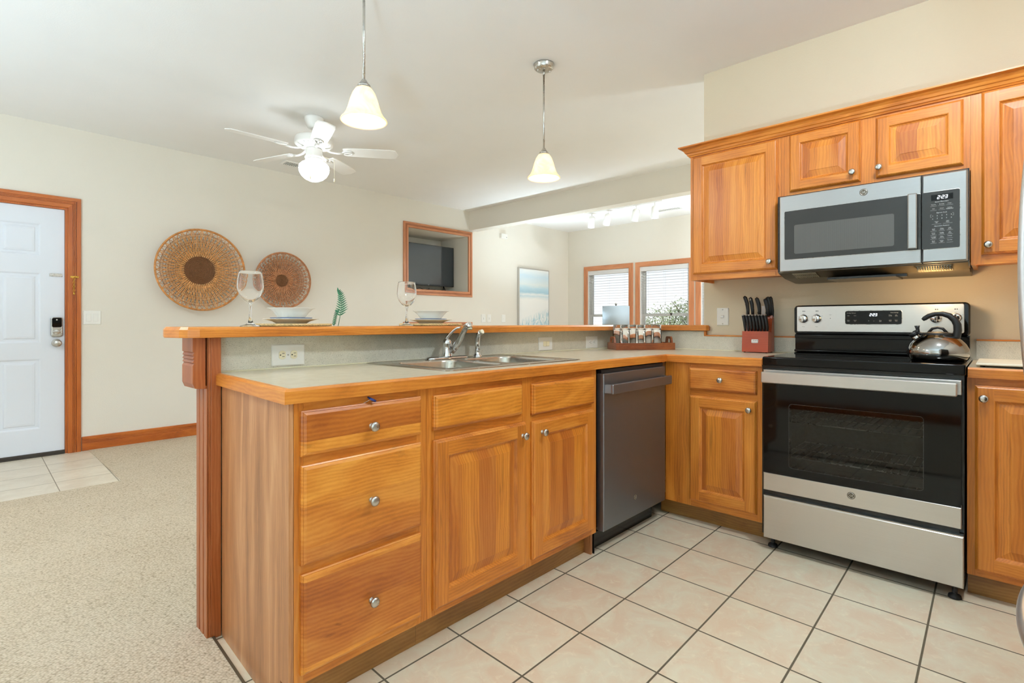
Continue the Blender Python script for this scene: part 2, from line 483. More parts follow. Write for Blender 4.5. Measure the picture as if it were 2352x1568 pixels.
class MB:
    def __init__(s):
        s.bm = bmesh.new()
        s.mats = []
        s.T = Matrix.Identity(4)
        s.cur = 0
    def mat(s, m):
        if m not in s.mats:
            s.mats.append(m)
        s.cur = s.mats.index(m)
        return s
    def v(s, p):
        return s.bm.verts.new(s.T @ Vector(p))
    def f(s, vs, smooth=False):
        try:
            fc = s.bm.faces.new(vs)
        except ValueError:
            return None
        fc.material_index = s.cur
        fc.smooth = smooth
        return fc
    def box(s, x0, x1, y0, y1, z0, z1, bev=0.0, seg=2):
        vs = [s.v((x, y, z)) for x in (x0, x1) for y in (y0, y1) for z in (z0, z1)]
        fs = [s.f([vs[i] for i in q]) for q in ((0, 1, 3, 2), (4, 6, 7, 5), (0, 4, 5, 1), (2, 3, 7, 6), (0, 2, 6, 4), (1, 5, 7, 3))]
        if bev > 0:
            es = list({e for fc in fs for e in fc.edges})
            r = bmesh.ops.bevel(s.bm, geom=es, offset=bev, segments=seg, affect='EDGES', profile=0.5)
            for fc in r['faces']:
                fc.material_index = s.cur
                fc.smooth = True
        return s
    def bar(s, mp, a0, a1, b0, b1, c0, c1, bev=0.0, seg=2):
        p, q = mp(a0, b0, c0), mp(a1, b1, c1)
        lo = [min(p[i], q[i]) for i in range(3)]; hi = [max(p[i], q[i]) for i in range(3)]
        return s.box(lo[0], hi[0], lo[1], hi[1], lo[2], hi[2], bev, seg)
    def prism(s, pts, mp, c0, c1, bev=0.0, smooth=False):
        """closed outline pts (a, b) pushed from c0 to c1"""
        n = len(pts)
        A = [s.v(mp(a, b, c0)) for a, b in pts]
        B = [s.v(mp(a, b, c1)) for a, b in pts]
        fs = [s.f(A[::-1]), s.f(B)]
        for i in range(n):
            s.f([A[i], A[(i + 1) % n], B[(i + 1) % n], B[i]], smooth)
        if bev > 0:
            es = [e for e in fs[1].edges]
            r = bmesh.ops.bevel(s.bm, geom=es, offset=bev, segments=2, affect='EDGES', profile=0.5)
            for fc in r['faces']:
                fc.material_index = s.cur
                fc.smooth = True
        return s
    def rings(s, mp, a0, a1, b0, b1, prof, r=0.0, seg=6, start=True, end=True, smooth=False):
        """nested outlines; prof = [(inset, out), ...]"""
        prev = None
        for k, (i, c) in enumerate(prof):
            rr = max(r - i, 0.0004) if r > 0 else 0.0
            pts = rrect(a0 + i, a1 - i, b0 + i, b1 - i, rr, seg)
            cur = [s.v(mp(a, b, c)) for a, b in pts]
            if prev is None:
                if start:
                    s.f(cur[::-1])
            else:
                n = len(cur)
                for j in range(n):
                    s.f([prev[j], prev[(j + 1) % n], cur[(j + 1) % n], cur[j]], smooth)
            prev = cur
        if end:
            s.f(prev)
        return s
    def lathe(s, prof, o=(0, 0, 0), n=40, ax='Z', smooth=True, a0=0.0, a1=2 * PI):
        """prof = [(radius, height)...] turned round an axis through o"""
        o = Vector(o)
        full = abs(a1 - a0 - 2 * PI) < 1e-6
        cnt = n if full else n + 1
        def P(r, h, t):
            u, w2 = r * math.cos(t), r * math.sin(t)
            if ax == 'Z': return o + Vector((u, w2, h))
            if ax == 'X': return o + Vector((-h, u, w2))
            return o + Vector((u, -h, w2))
        rows = []
        for r, h in prof:
            if r < 1e-6:
                rows.append([s.v(P(0, h, 0))])
            else:
                rows.append([s.v(P(r, h, a0 + (a1 - a0) * k / n)) for k in range(cnt)])
        for A, B in zip(rows, rows[1:]):
            m = n if full else n
            for k in range(m):
                k2 = (k + 1) % cnt
                if len(A) == 1 and len(B) == 1:
                    continue
                if len(A) == 1:
                    s.f([A[0], B[k], B[k2]], smooth)
                elif len(B) == 1:
                    s.f([A[k], A[k2], B[0]], smooth)
                else:
                    s.f([A[k], A[k2], B[k2], B[k]], smooth)
        return s
    def tube(s, pts, r, n=10, cap=True, flat=1.0, up=None, smooth=True):
        pts = [Vector(p) for p in pts]
        R = r if isinstance(r, (list, tuple)) else [r] * len(pts)
        rows = []
        nrm = None
        for i, p in enumerate(pts):
            t = (pts[min(i + 1, len(pts) - 1)] - pts[max(i - 1, 0)]).normalized()
            if nrm is None:
                ref = Vector(up) if up else (Vector((0, 0, 1)) if abs(t.z) < 0.9 else Vector((1, 0, 0)))
                nrm = (ref - t * ref.dot(t)).normalized()
            else:
                nrm = (nrm - t * nrm.dot(t)).normalized()
            bn = t.cross(nrm)
            rows.append([s.v(p + (nrm * math.cos(2 * PI * k / n) * flat + bn * math.sin(2 * PI * k / n)) * R[i]) for k in range(n)])
        for A, B in zip(rows, rows[1:]):
            for k in range(n):
                s.f([A[k], A[(k + 1) % n], B[(k + 1) % n], B[k]], smooth)
        if cap:
            s.f(rows[0][::-1]); s.f(rows[-1])
        return s
    def cyl(s, p0, p1, r0, r1=None, n=24):
        return s.tube([p0, p1], [r0, r0 if r1 is None else r1], n)
    def sweep(s, path, prof, closed=False, smooth=False):
        """profile (outward to the right of travel, height) along a plan path, mitred"""
        n = len(path)
        P = [Vector((p[0], p[1])) for p in path]
        rows = []
        for i in range(n):
            if closed or 0 < i < n - 1:
                d0 = (P[i] - P[i - 1]).normalized(); d1 = (P[(i + 1) % n] - P[i]).normalized()
            elif i == 0:
                d0 = d1 = (P[1] - P[0]).normalized()
            else:
                d0 = d1 = (P[-1] - P[-2]).normalized()
            n0 = Vector((d0.y, -d0.x)); n1 = Vector((d1.y, -d1.x))
            m = (n0 + n1); m = m / max(m.dot(n0), 1e-6) if m.length > 1e-6 else n0
            rows.append([s.v((P[i].x + m.x * o, P[i].y + m.y * o, z)) for o, z in prof])
        k = len(prof)
        rng = range(n if closed else n - 1)
        for i in rng:
            A, B = rows[i], rows[(i + 1) % n]
            for j in range(k):
                s.f([A[j], A[(j + 1) % k], B[(j + 1) % k], B[j]], smooth)
        if not closed:
            s.f(rows[0]); s.f(rows[-1][::-1])
        return s
    def text(s, body, size, mp, a, b, c, sx=1, align='CENTER', thick=0.0003, bold=0.0):
        cu = bpy.data.curves.new('t', 'FONT')
        cu.body = body; cu.size = size; cu.align_x = align; cu.resolution_u = 1
        cu.extrude = thick; cu.offset = bold
        o = bpy.data.objects.new('t', cu)
        C.objects.link(o)
        dg = bpy.context.evaluated_depsgraph_get()
        me = bpy.data.meshes.new_from_object(o.evaluated_get(dg), depsgraph=dg)
        vs = [s.v(mp(a + sx * p.co.x, b + p.co.y, c + p.co.z)) for p in me.vertices]
        for pl in me.polygons:
            s.f([vs[i] for i in pl.vertices])
        bpy.data.objects.remove(o); bpy.data.curves.remove(cu); bpy.data.meshes.remove(me)
        return s
    def holes(s, mp, a0, a1, b0, b1, c0, c1, hs):
        """slab with rectangular holes (a0, a1, b0, b1)"""
        As = sorted({a0, a1, *[h[0] for h in hs], *[h[1] for h in hs]})
        Bs = sorted({b0, b1, *[h[2] for h in hs], *[h[3] for h in hs]})
        for i in range(len(As) - 1):
            for j in range(len(Bs) - 1):
                am, bm_ = (As[i] + As[i + 1]) / 2, (Bs[j] + Bs[j + 1]) / 2
                if any(h[0] < am < h[1] and h[2] < bm_ < h[3] for h in hs):
                    continue
                if a0 < am < a1 and b0 < bm_ < b1:
                    s.bar(mp, As[i], As[i + 1], Bs[j], Bs[j + 1], c0, c1)
        return s
    def build(s, name, m=None, parent=None, label=None, angle=None):
        if m is not None and not s.mats:
            s.mats = [M[m] if isinstance(m, str) else m]
        bmesh.ops.recalc_face_normals(s.bm, faces=s.bm.faces[:])
        off = WORLD.get(parent.name, Vector((0, 0, 0))) if parent else Vector((0, 0, 0))
        if off.length:
            bmesh.ops.translate(s.bm, vec=-off, verts=s.bm.verts[:])
        me = bpy.data.meshes.new(name)
        s.bm.to_mesh(me)
        s.bm.free()
        for k in s.mats:
            me.materials.append(k)
        o = bpy.data.objects.new(name, me)
        C.objects.link(o)
        if parent:
            o.parent = parent
            WORLD[o.name] = off.copy()
        if label:
            o['label'] = label
        return o

WORLD = {}
def thing(name, label, cat, loc=(0, 0, 0), group=None):
    o = bpy.data.objects.new(name, None)
    C.objects.link(o)
    o.empty_display_size = 0.05
    o.location = loc
    WORLD[o.name] = Vector(loc)
    o['label'] = label
    o['category'] = cat
    if group:
        o['group'] = group
    return o
def tag(o, label, cat, group=None):
    o['label'] = label
    o['category'] = cat
    if group:
        o['group'] = group
    return o
def rebase(o, loc):
    """move a one-mesh thing's origin to its base"""
    loc = Vector(loc)
    o.data.transform(Matrix.Translation(-loc))
    o.location = loc
    WORLD[o.name] = loc
    return o
def struct(mb, name, m, label=None, parent=None):
    o = mb.build(name, m, parent)
    if not parent:
        o['kind'] = 'structure'
        o['label'] = label
    return o
def dup(o, loc, label=None, group=None):
    """a copy of a thing with copies of its parts and sub-parts"""
    r = o.copy(); C.objects.link(r); r.location = loc
    WORLD[r.name] = Vector(loc)
    if label: r['label'] = label
    if group: r['group'] = group
    for ch in list(o.children):
        c = ch.copy(); C.objects.link(c); c.parent = r
        for g in ch.children:
            d = g.copy(); C.objects.link(d); d.parent = c
    return r
def lamp(name, loc, watts, size, col, parent=None):
    d = bpy.data.lights.new(name, 'POINT')
    d.energy = watts; d.shadow_soft_size = size; d.color = col
    o = bpy.data.objects.new(name, d)
    C.objects.link(o)
    o.location = Vector(loc) - (WORLD[parent.name] if parent else Vector())
    if parent:
        o.parent = parent
    return o

# ------------------------------------------------------------------ the shell
CEIL = 2.725
ES = lambda y: 0.612 + (y - 1.39) * 0.0471     # the slightly skewed open end of the peninsula
m = MB(); m.prism([(ES(-0.85) - 0.0235, -0.85), (3.38, -0.85), (3.38, 2.042), (ES(2.042) - 0.0235, 2.042)], FZ(0), -0.12, 0.0)
struct(m, 'floor', 'tile', 'beige ceramic tile floor of the kitchen with dark grout')
m = MB()
m.prism([(-1.9, -0.85), (ES(-0.85) - 0.032, -0.85), (ES(2.09) - 0.032, 2.09), (-1.9, 2.09)], FZ(0), -0.12, 0.008)
for x0, x1, y0, y1 in ((-1.9, 7.57, 2.09, 4.42), (3.5, 7.57, -0.85, 2.09), (0.79, 7.57, 4.42, 5.70), (-1.9, -0.75, 4.42, 5.70)):
    m.box(x0, x1, y0, y1, -0.12, 0.008)
struct(m, 'floor_carpet', 'carpet', 'pale beige loop carpet of the living room')
m = MB(); m.box(-0.75, 0.79, 4.42, 5.70, -0.12, 0.004)
struct(m, 'floor_entry', 'tile2', 'pale tiles laid before the white entry door')
m = MB(); m.prism([(ES(-0.85) - 0.032, -0.85), (ES(-0.85) - 0.0235, -0.85), (ES(1.985) - 0.0235, 1.985), (ES(1.985) - 0.032, 1.985)], FZ(0), -0.12, 0.009)
struct(m, 'trim_1', 'bronze', 'dark strip between carpet and kitchen tiles')
m = MB(); m.box(-2.02, 7.7, -0.97, 6.5, CEIL, CEIL + 0.12)
struct(m, 'ceiling', 'ceil', 'off-white textured ceiling')
L = FY(5.70)
NICHE = (4.085, 5.145, 1.545, 2.35)
HEARTH = (4.085, 5.145, 0.25, 1.03)
m = MB(); m.holes(L, -2.02, 7.69, -0.1, CEIL, -0.14, 0.0, [(-0.27, 0.652, -0.1, 2.05), NICHE, HEARTH])
struct(m, 'wall_left', 'wall', 'long cream wall with the entry door and the television niche')
for nm, (a0, a1, b0, b1), lb in (('wall_niche', NICHE, 'recess in the cream wall that holds the television'), ('wall_hearth', HEARTH, 'low recess below the television niche')):
    m = MB(); d = 0.62
    m.bar(L, a0 - 0.02, a0, b0 - 0.02, b1 + 0.02, -d, -0.14); m.bar(L, a1, a1 + 0.02, b0 - 0.02, b1 + 0.02, -d, -0.14)
    m.bar(L, a0, a1, b0 - 0.02, b0, -d, -0.14); m.bar(L, a0, a1, b1, b1 + 0.02, -d, -0.14); m.bar(L, a0 - 0.02, a1 + 0.02, b0 - 0.02, b1 + 0.02, -d - 0.02, -d)
    struct(m, nm, 'wall', lb)
F = FX(7.57)
WIN = [(4.456, 5.27, 0.75, 1.995), (3.431, 4.258, 0.75, 1.995), (2.45, 3.251, 0.75, 1.995)]
m = MB(); m.holes(F, -0.97, 5.84, -0.1, CEIL, -0.14, 0.0, WIN + [(-0.4, 2.0, 0.75, 1.995)])
struct(m, 'wall_far', 'wall', 'far cream wall with the row of windows')
m = MB(); m.box(3.38, 3.50, -0.97, 1.43, 0, CEIL)
struct(m, 'wall_right', 'wall_k', 'beige wall behind the range and the wall cabinets')
m = MB(); m.holes(lambda a, b, c: Vector((a, -0.85 + c, b)), -2.02, 7.69, -0.1, CEIL, -0.12, 0.0, [(3.9, 7.0, 0.0, 2.1)])
struct(m, 'wall_kitchen', 'wall', 'side wall of the kitchen and living room')
m = MB(); m.holes(lambda a, b, c: Vector((-1.9 + c, a, b)), -0.97, 5.84, -0.1, CEIL, -0.12, 0.0, [(2.2, 4.6, 0.0, 2.1)])
struct(m, 'wall_back', 'wall', 'wall facing the range')
m = MB(); m.box(-1.9, -1.885, -0.85, 2.2, 0.008, 0.11, 0.003)
struct(m, 'baseboard_back', 'pine_h', 'reddish baseboard seen mirrored in the oven door')
m = MB(); m.box(5.17, 5.33, -0.85, 5.70, 2.447, CEIL)
struct(m, 'wall_beam', 'beam', 'dropped beam between the two ceilings')
m = MB(); m.box(0.632, 3.38, 2.042, 2.10, 0, 1.038); m.box(3.392, 3.5, 1.43, 2.10, 0, 1.038); m.box(3.38, 3.392, 2.042, 2.10, 0, 1.038)
struct(m, 'wall_bar', 'wall', 'half-height wall that carries the raised bar')
# baseboard along the left wall
def board_run(m, mp, a0, a1):
    prof = [(0, 0.0), (0.012, 0.0), (0.012, 0.078)]
    m.bar(mp, a0, a1, 0.006, 0.112, 0, 0.011, 0.003)
    m.bar(mp, a0, a1, 0.006, 0.068, 0, 0.0145, 0.002)
    for z in (0.073, 0.081, 0.089):
        m.bar(mp, a0, a1, z, z + 0.0045, 0, 0.0145, 0.0015)
    m.bar(mp, a0, a1, 0.098, 0.125, 0, 0.014, 0.004)
m = MB(); board_run(m, L, 0.745, 4.0); board_run(m, L, 5.23, 7.57)
struct(m, 'baseboard_left', 'pine_h', 'reddish grooved wooden baseboard along the cream wall')
# door casing: grooved U frame
def casing(m, mp, a0, a1, b0, b1, wd, th=0.018, vm='pine_v', hm='pine_h', floor=False, grooves=True):
    """picture-frame casing round an opening with mitred corners and three grooves"""
    gs = [(0.0, th * 0.75), (0.004, th), (wd * 0.36, th)]
    if grooves:
        k = wd * 0.36
        for q in range(3):
            gs += [(k + 0.001, th * 0.6), (k + wd * 0.05, th * 0.6), (k + wd * 0.06, th)]
            k += wd * 0.12
            gs += [(k, th)]
    gs += [(wd - 0.004, th), (wd, th * 0.7), (wd, 0.0)]
    gs = [(0.0, 0.0)] + gs
    rows = []
    for o, c in gs:
        bb = b0 if floor else b0 - o
        rows.append([m.v(mp(*p, c)) for p in ((a0 - o, bb), (a0 - o, b1 + o), (a1 + o, b1 + o), (a1 + o, bb))])
    sides = (0, 1, 2) if floor else (0, 1, 2, 3)
    for A, B in zip(rows, rows[1:]):
        for j in sides:
            m.mat(M[vm] if j in (0, 2) else M[hm])
            m.f([A[j], A[(j + 1) % 4], B[(j + 1) % 4], B[j]])
m = MB(); casing(m, L, -0.27, 0.652, 0.004, 2.05, 0.088, floor=True)
struct(m, 'trim_2', None, 'reddish grooved wooden casing round the entry door')
m = MB(); m.mat(M['pine_v']); m.bar(L, -0.27, -0.255, 0.004, 2.05, -0.14, -0.002); m.bar(L, 0.637, 0.652, 0.004, 2.05, -0.14, -0.002); m.bar(L, -0.255, 0.637, 2.035, 2.05, -0.14, -0.002)
struct(m, 'trim_3', 'vinyl', 'jamb of the entry door')

# entry door
d1 = thing('door_1', 'white six-panel steel entry door at the left edge of the room', 'door', (0.19, 5.735, 0))
d1['kind'] = 'structure'
DP = FY(5.715)
def panelled(m):
    pans = [(-0.13, 0.13, 1.64, 1.90), (0.235, 0.485, 1.64, 1.90), (-0.13, 0.13, 0.93, 1.50), (0.235, 0.485, 0.93, 1.50), (-0.13, 0.13, 0.23, 0.80), (0.235, 0.485, 0.23, 0.80)]
    m.holes(DP, -0.253, 0.635, 0.035, 2.033, -0.04, 0.0, pans)
    for p in pans:
        m.rings(DP, *p, [(0, 0), (0.006, -0.002), (0.014, -0.009), (0.03, -0.009), (0.036, -0.0035), (0.05, -0.001), (0.056, -0.001)], start=False)
m = MB(); panelled(m); m.build('panel', 'door', d1)
m = MB(); m.bar(DP, -0.253, 0.635, 0.01, 0.034, -0.04, 0.012, 0.002); m.bar(DP, -0.253, 0.635, 0.004, 0.012, -0.04, 0.03, 0.002)
m.build('threshold_sweep', 'rubber', d1, 'dark rubber sweep along the foot of the door')
m = MB(); m.rings(DP, 0.547, 0.622, 0.976, 1.139, [(0, 0), (0, 0.014), (0.004, 0.02), (0.01, 0.022)], r=0.018)
k = m.build('keypad_lock', 'nickel', d1, 'black and nickel keypad lock')
m = MB(); m.rings(DP, 0.553, 0.616, 1.055, 1.134, [(0, 0.02), (0, 0.026), (0.003, 0.028)], r=0.012); m.build('keypad', 'blackglass', k)
m = MB(); m.lathe([(0, 0.032), (0.006, 0.032), (0.006, 0.028), (0, 0.028)], DP(0.584, 1.117, 0), 16, 'Y'); m.build('emblem', 'nickel', k)
m = MB(); m.lathe([(0.02, 0.02), (0.019, 0.03), (0.0, 0.031)], DP(0.584, 1.018, 0), 24, 'Y'); m.bar(DP, 0.560, 0.608, 1.012, 1.024, 0.03, 0.044, 0.004); m.build('thumb_turn', 'chrome', k)
m = MB(); m.lathe([(0.033, 0), (0.033, 0.004), (0.028, 0.010), (0.013, 0.014), (0.011, 0.03), (0.020, 0.038), (0.027, 0.05), (0.027, 0.058), (0.018, 0.066), (0, 0.068)], DP(0.585, 0.925, 0), 32, 'Y'); m.build('knob', 'nickel', d1)
m = MB(); m.bar(DP, 0.539, 0.621, 1.474, 1.50, 0, 0.006, 0.002); m.bar(DP, 0.55, 0.61, 1.481, 1.493, 0.004, 0.012, 0.002); m.build('chain_slide', 'nickel', d1, 'grey metal chain track on the door')
ch = thing('door_chain', 'brass door chain hanging from the wooden casing beside the white door', 'chain', (0.69, 5.68, 1.47))
m = MB(); mp = FY(5.682); m.bar(mp, 0.668, 0.724, 1.468, 1.485, 0, 0.004, 0.0015); m.lathe([(0.006, 0.0), (0.006, 0.012), (0.009, 0.013), (0.009, 0.017), (0, 0.018)], mp(0.706, 1.476, 0), 12, 'Y'); m.build('mounting_plate', 'brass', ch)
m = MB(); z = 1.462; k = 0
while z > 1.345:
    t = [(0.690 + (0.006 * math.cos(a) if k % 2 == 0 else 0), 5.667 + (0 if k % 2 == 0 else 0.006 * math.cos(a)), z + 0.011 * math.sin(a)) for a in [2 * PI * q / 10 for q in range(11)]]
    m.tube(t, 0.0018, 6, cap=False); z -= 0.0165; k += 1
m.lathe([(0, 1.325), (0.007, 1.33), (0.007, 1.342), (0, 1.346)], (0.690, 5.667, 0), 12); m.build('links', 'brass', ch)

# television niche casing and low recess casing
m = MB(); casing(m, L, *NICHE, 0.075, 0.022, 'casing_v', 'casing_h')
struct(m, 'trim_4', None, 'reddish wooden casing round the television niche')
m = MB(); casing(m, L, *HEARTH, 0.075, 0.022, 'casing_v', 'casing_h')
struct(m, 'trim_5', None, 'reddish wooden casing of the low recess')
# windows: casing, sashes, glass
for i, (a0, a1, b0, b1) in enumerate(WIN):
    wn = thing('window_%d' % (i + 1), ['left white double-hung window in the far wall', 'middle white double-hung window with a tree outside', 'right window half hidden by the wall cabinet'][i], 'window', (7.57, (a0 + a1) / 2, b0))
    wn['kind'] = 'structure'
    m = MB(); casing(m, F, a0, a1, b0, b1, 0.078, 0.018, 'casing_v', 'casing_h', grooves=False); m.build('window_casing', None, wn)
    m = MB()
    m.mat(M['vinyl']); e = 0.001
    m.rings(lambda a, b, c: F(a, b, c), a0 + e, a1 - e, b0 + e, b1 - e, [(0, 0.0), (0.012, 0.0), (0.012, -0.055), (0.022, -0.055), (0.022, -0.13), (0, -0.13)], start=False, end=False)
    m.build('window_frame', 'vinyl', wn)
    mid = 1.222
    m = MB()
    for (q0, q1, dz) in ((b0 + 0.02, mid + 0.018, -0.075), (mid - 0.018, b1 - 0.02, -0.10)):
        m.rings(F, a0 + 0.022, a1 - 0.022, q0, q1, [(0, dz), (0, dz + 0.02), (0.036, dz + 0.02), (0.04, dz), (0, dz)], start=False, end=False)
    sash = m.build('sash', 'vinyl', wn)
    m = MB()
    for (q0, q1, dz) in ((b0 + 0.055, mid - 0.016, -0.066), (mid + 0.016, b1 - 0.055, -0.091)):
        m.bar(F, a0 + 0.058, a1 - 0.058, q0, q1, dz, dz + 0.004)
    m.build('glass', 'pane', wn)
    m = MB(); m.lathe([(0.012, 0), (0.012, 0.006), (0.0, 0.007)], F((a0 + a1) / 2 - 0.1, mid, -0.05), 12, 'X'); m.bar(F, (a0 + a1) / 2 - 0.12, (a0 + a1) / 2 - 0.08, mid + 0.012, mid + 0.024, -0.055, -0.04, 0.003); m.build('sash_lock', 'rubber', sash)
    bl = thing('window_blind', ['white slatted blind in the leftmost far window, slats open', 'white slatted blind in the far window before the tree', 'white slatted blind in the far window nearest the wall cabinet'][i], 'blind', (7.6, (a0 + a1) / 2, b1), 'window blinds')
    m = MB(); m.bar(F, a0 + 0.014, a1 - 0.014, b1 - 0.075, b1 - 0.012, -0.05, -0.001, 0.004); m.build('valance', 'blind', bl)
    m = MB(); z = b1 - 0.10
    while z > b0 + 0.03:
        m.bar(F, a0 + 0.018, a1 - 0.018, z, z + 0.0022, -0.0535, -0.0035); z -= 0.043
    m.build('slats', 'blind', bl)
    m = MB()
    for q in (0.14, 0.5, 0.86):
        aa = a0 + (a1 - a0) * q
        m.cyl(F(aa, b0 + 0.03, -0.002), F(aa, b1 - 0.05, -0.002), 0.0012, n=6); m.cyl(F(aa, b0 + 0.03, -0.0548), F(aa, b1 - 0.05, -0.0548), 0.0012, n=6)
    m.build('ladder_cords', 'blind', bl)

# ------------------------------------------------------------------ cabinets
KN = {}
def knob(parent, p, ax):
    if ax not in KN:
        m = MB(); m.lathe([(0.0085, 0), (0.0085, 0.002), (0.0058, 0.004), (0.005, 0.010), (0.0075, 0.014), (0.0125, 0.0165), (0.0148, 0.020), (0.0140, 0.0235), (0.009, 0.0262), (0, 0.0268)], (0, 0, 0), 32, ax)
        o = m.build('knob', 'nickel')
        KN[ax] = o.data
    else:
        o = bpy.data.objects.new('knob', KN[ax]); C.objects.link(o)
    o.parent = parent
    o.location = Vector(p) - WORLD[parent.name]
    return o
def raised_door(parent, mp, a0, a1, b0, b1, fr=0.056, panel='wood_panel', name='door'):
    m = MB()
    m.mat(M['wood_v'])
    m.rings(mp, a0, a1, b0, b1, [(0, 0.0005), (0, 0.008), (0.003, 0.0105), (0.0035, 0.0135), (0.006, 0.0165), (0.010, 0.019)], end=False)
    e = 0.010
    def q(x0, x1, y0, y1):
        m.f([m.v(mp(x, y, 0.019)) for x, y in ((x0, y0), (x1, y0), (x1, y1), (x0, y1))])
    q(a0 + e, a0 + fr, b0 + e, b1 - e); q(a1 - fr, a1 - e, b0 + e, b1 - e)
    m.mat(M['wood_h'])
    q(a0 + fr, a1 - fr, b0 + e, b0 + fr); q(a0 + fr, a1 - fr, b1 - fr, b1 - e)
    m.mat(M['wood_v'])
    m.rings(mp, a0 + fr, a1 - fr, b0 + fr, b1 - fr, [(0, 0.019), (0.003, 0.0175), (0.006, 0.0125), (0.009, 0.0105), (0.0115, 0.0092)], start=False, end=False)
    m.mat(M[panel])
    m.rings(mp, a0 + fr, a1 - fr, b0 + fr, b1 - fr, [(0.0115, 0.0092), (0.014, 0.0090), (0.044, 0.0158), (0.0445, 0.0172)], start=False)
    o = m.build(name, None, parent)
    return o
def slab_front(parent, mp, a0, a1, b0, b1, name='drawer', m_='wood_drawer'):
    m = MB()
    m.rings(mp, a0, a1, b0, b1, [(0, 0.0005), (0, 0.009), (0.0035, 0.0115), (0.004, 0.0155), (0.011, 0.019)])
    return m.build(name, m_, parent)
def face(parent, mp, a0, a1, b0, b1, stiles, rails, nm='face_frame'):
    m = MB()
    m.mat(M['wood_v'])
    m.bar(mp, a0, a1, b0, b1, -0.02, -0.0008)
    for s0, s1 in stiles:
        m.bar(mp, s0, s1, b0, b1, -0.0008, 0.0)
    m.mat(M['wood_h'])
    st = sorted(stiles)
    for (r0, r1) in rails:
        for (p, q) in zip(st, st[1:]):
            m.bar(mp, p[1] + 0.0003, q[0] - 0.0003, r0, r1, -0.0008, 0.0)
    return m.build(nm, None, parent)

G = FY(1.39)
# drawer base at the open end of the peninsula
c1 = thing('base_cabinet', 'honey wood three-drawer base cabinet at the open end of the peninsula', 'cabinet', (0.84, 1.7, 0), 'base cabinets')
m = MB(); m.prism([(0.654, 1.984), (0.628, 1.411), (1.068, 1.411), (1.068, 1.984)], FZ(0), 0.11, 0.872); m.build('carcass', 'wood_end', c1)
m = MB()
prof = [(1.984, 0.0), (1.984, 0.874), (1.39, 0.874), (1.39, 0.107), (1.449, 0.107), (1.449, 0.0)]
X0 = lambda y: 0.612 + (y - 1.39) * (0.640 - 0.612) / (1.985 - 1.39)
A = [m.v((X0(y), y, z)) for y, z in prof]; B = [m.v((X0(y) + 0.013, y, z)) for y, z in prof]
m.f(A[::-1]); m.f(B)
for i in range(6): m.f([A[i], A[(i + 1) % 6], B[(i + 1) % 6], B[i]])
m.build('end_panel', 'wood_end', c1, 'streaky reddish end panel')
face(c1, G, 0.626, 1.070, 0.107, 0.874, [(0.626, 0.652), (1.03, 1.070)], [(0.107, 0.14), (0.405, 0.44), (0.70, 0.735), (0.848, 0.874)])
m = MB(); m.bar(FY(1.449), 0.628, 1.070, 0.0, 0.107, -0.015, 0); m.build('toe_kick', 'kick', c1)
for b0, b1, kz in ((0.727, 0.851, 0.783), (0.431, 0.702, 0.563), (0.135, 0.408, 0.264)):
    dr = slab_front(c1, G, 0.642, 1.041, b0, b1)
    knob(dr, (0.852, 1.371, kz), 'Y')
pc = thing('plastic_clip', 'small dark blue plastic clip poking out above the top drawer', 'clip', (0.852, 1.376, 0.862))
m = MB(); m.tube([(0.848, 1.385, 0.868), (0.854, 1.374, 0.862), (0.864, 1.366, 0.8555)], [0.004, 0.007, 0.006], 8, flat=0.5); m.build('clip_body', 'blue', pc)
m = MB(); m.tube([(0.85, 1.372, 0.864), (0.838, 1.37, 0.858), (0.826, 1.3715, 0.854)], 0.0007, 5); m.build('wire', 'nickel', pc)

# sink base
c2 = thing('base_cabinet', 'honey wood two-door sink base between the drawers and the dishwasher', 'cabinet', (1.57, 1.7, 0), 'base cabinets')
m = MB(); m.bar(G, 1.0715, 1.085, 0.107, 0.872, -0.59, -0.021); m.bar(G, 2.049, 2.0625, 0.0, 0.872, -0.59, -0.021); m.bar(G, 1.085, 2.049, 0.107, 0.12, -0.59, -0.021); m.build('carcass', 'wood_end', c2)
face(c2, G, 1.0712, 2.0625, 0.107, 0.874, [(1.0712, 1.105), (1.545, 1.60), (2.025, 2.0625)], [(0.107, 0.14), (0.69, 0.735), (0.845, 0.874)])
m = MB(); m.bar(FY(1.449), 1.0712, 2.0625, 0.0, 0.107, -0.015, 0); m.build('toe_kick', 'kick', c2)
slab_front(c2, G, 1.094, 1.531, 0.730, 0.847, 'false_drawer_front'); slab_front(c2, G, 1.594, 2.028, 0.718, 0.843, 'false_drawer_front')
dr = raised_door(c2, G, 1.094, 1.553, 0.131, 0.698); knob(dr, (1.527, 1.371, 0.648), 'Y')
dr = raised_door(c2, G, 1.594, 2.026, 0.134, 0.692); knob(dr, (1.646, 1.371, 0.645), 'Y')

# corner base left of the range
H_ = FX(2.756)
c3 = thing('base_cabinet', 'honey wood corner base cabinet with one drawer and one door, left of the range', 'cabinet', (3.0, 1.1, 0), 'base cabinets')
m = MB(); m.bar(H_, 0.868, 1.388, 0.107, 0.872, -0.60, -0.021); m.build('carcass', 'wood_end', c3)
face(c3, H_, 0.866, 1.388, 0.094, 0.874, [(0.866, 0.897), (1.24, 1.305), (1.31, 1.388)], [(0.094, 0.132), (0.695, 0.733), (0.848, 0.874)])
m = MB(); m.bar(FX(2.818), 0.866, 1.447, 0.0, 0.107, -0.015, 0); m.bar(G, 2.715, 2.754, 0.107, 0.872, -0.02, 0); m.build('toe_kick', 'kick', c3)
dr = slab_front(c3, H_, 0.894, 1.244, 0.729, 0.849); knob(dr, (2.737, 1.069, 0.792), 'X')
dr = raised_door(c3, H_, 0.894, 1.243, 0.129, 0.698); knob(dr, (2.737, 0.925, 0.652), 'X')

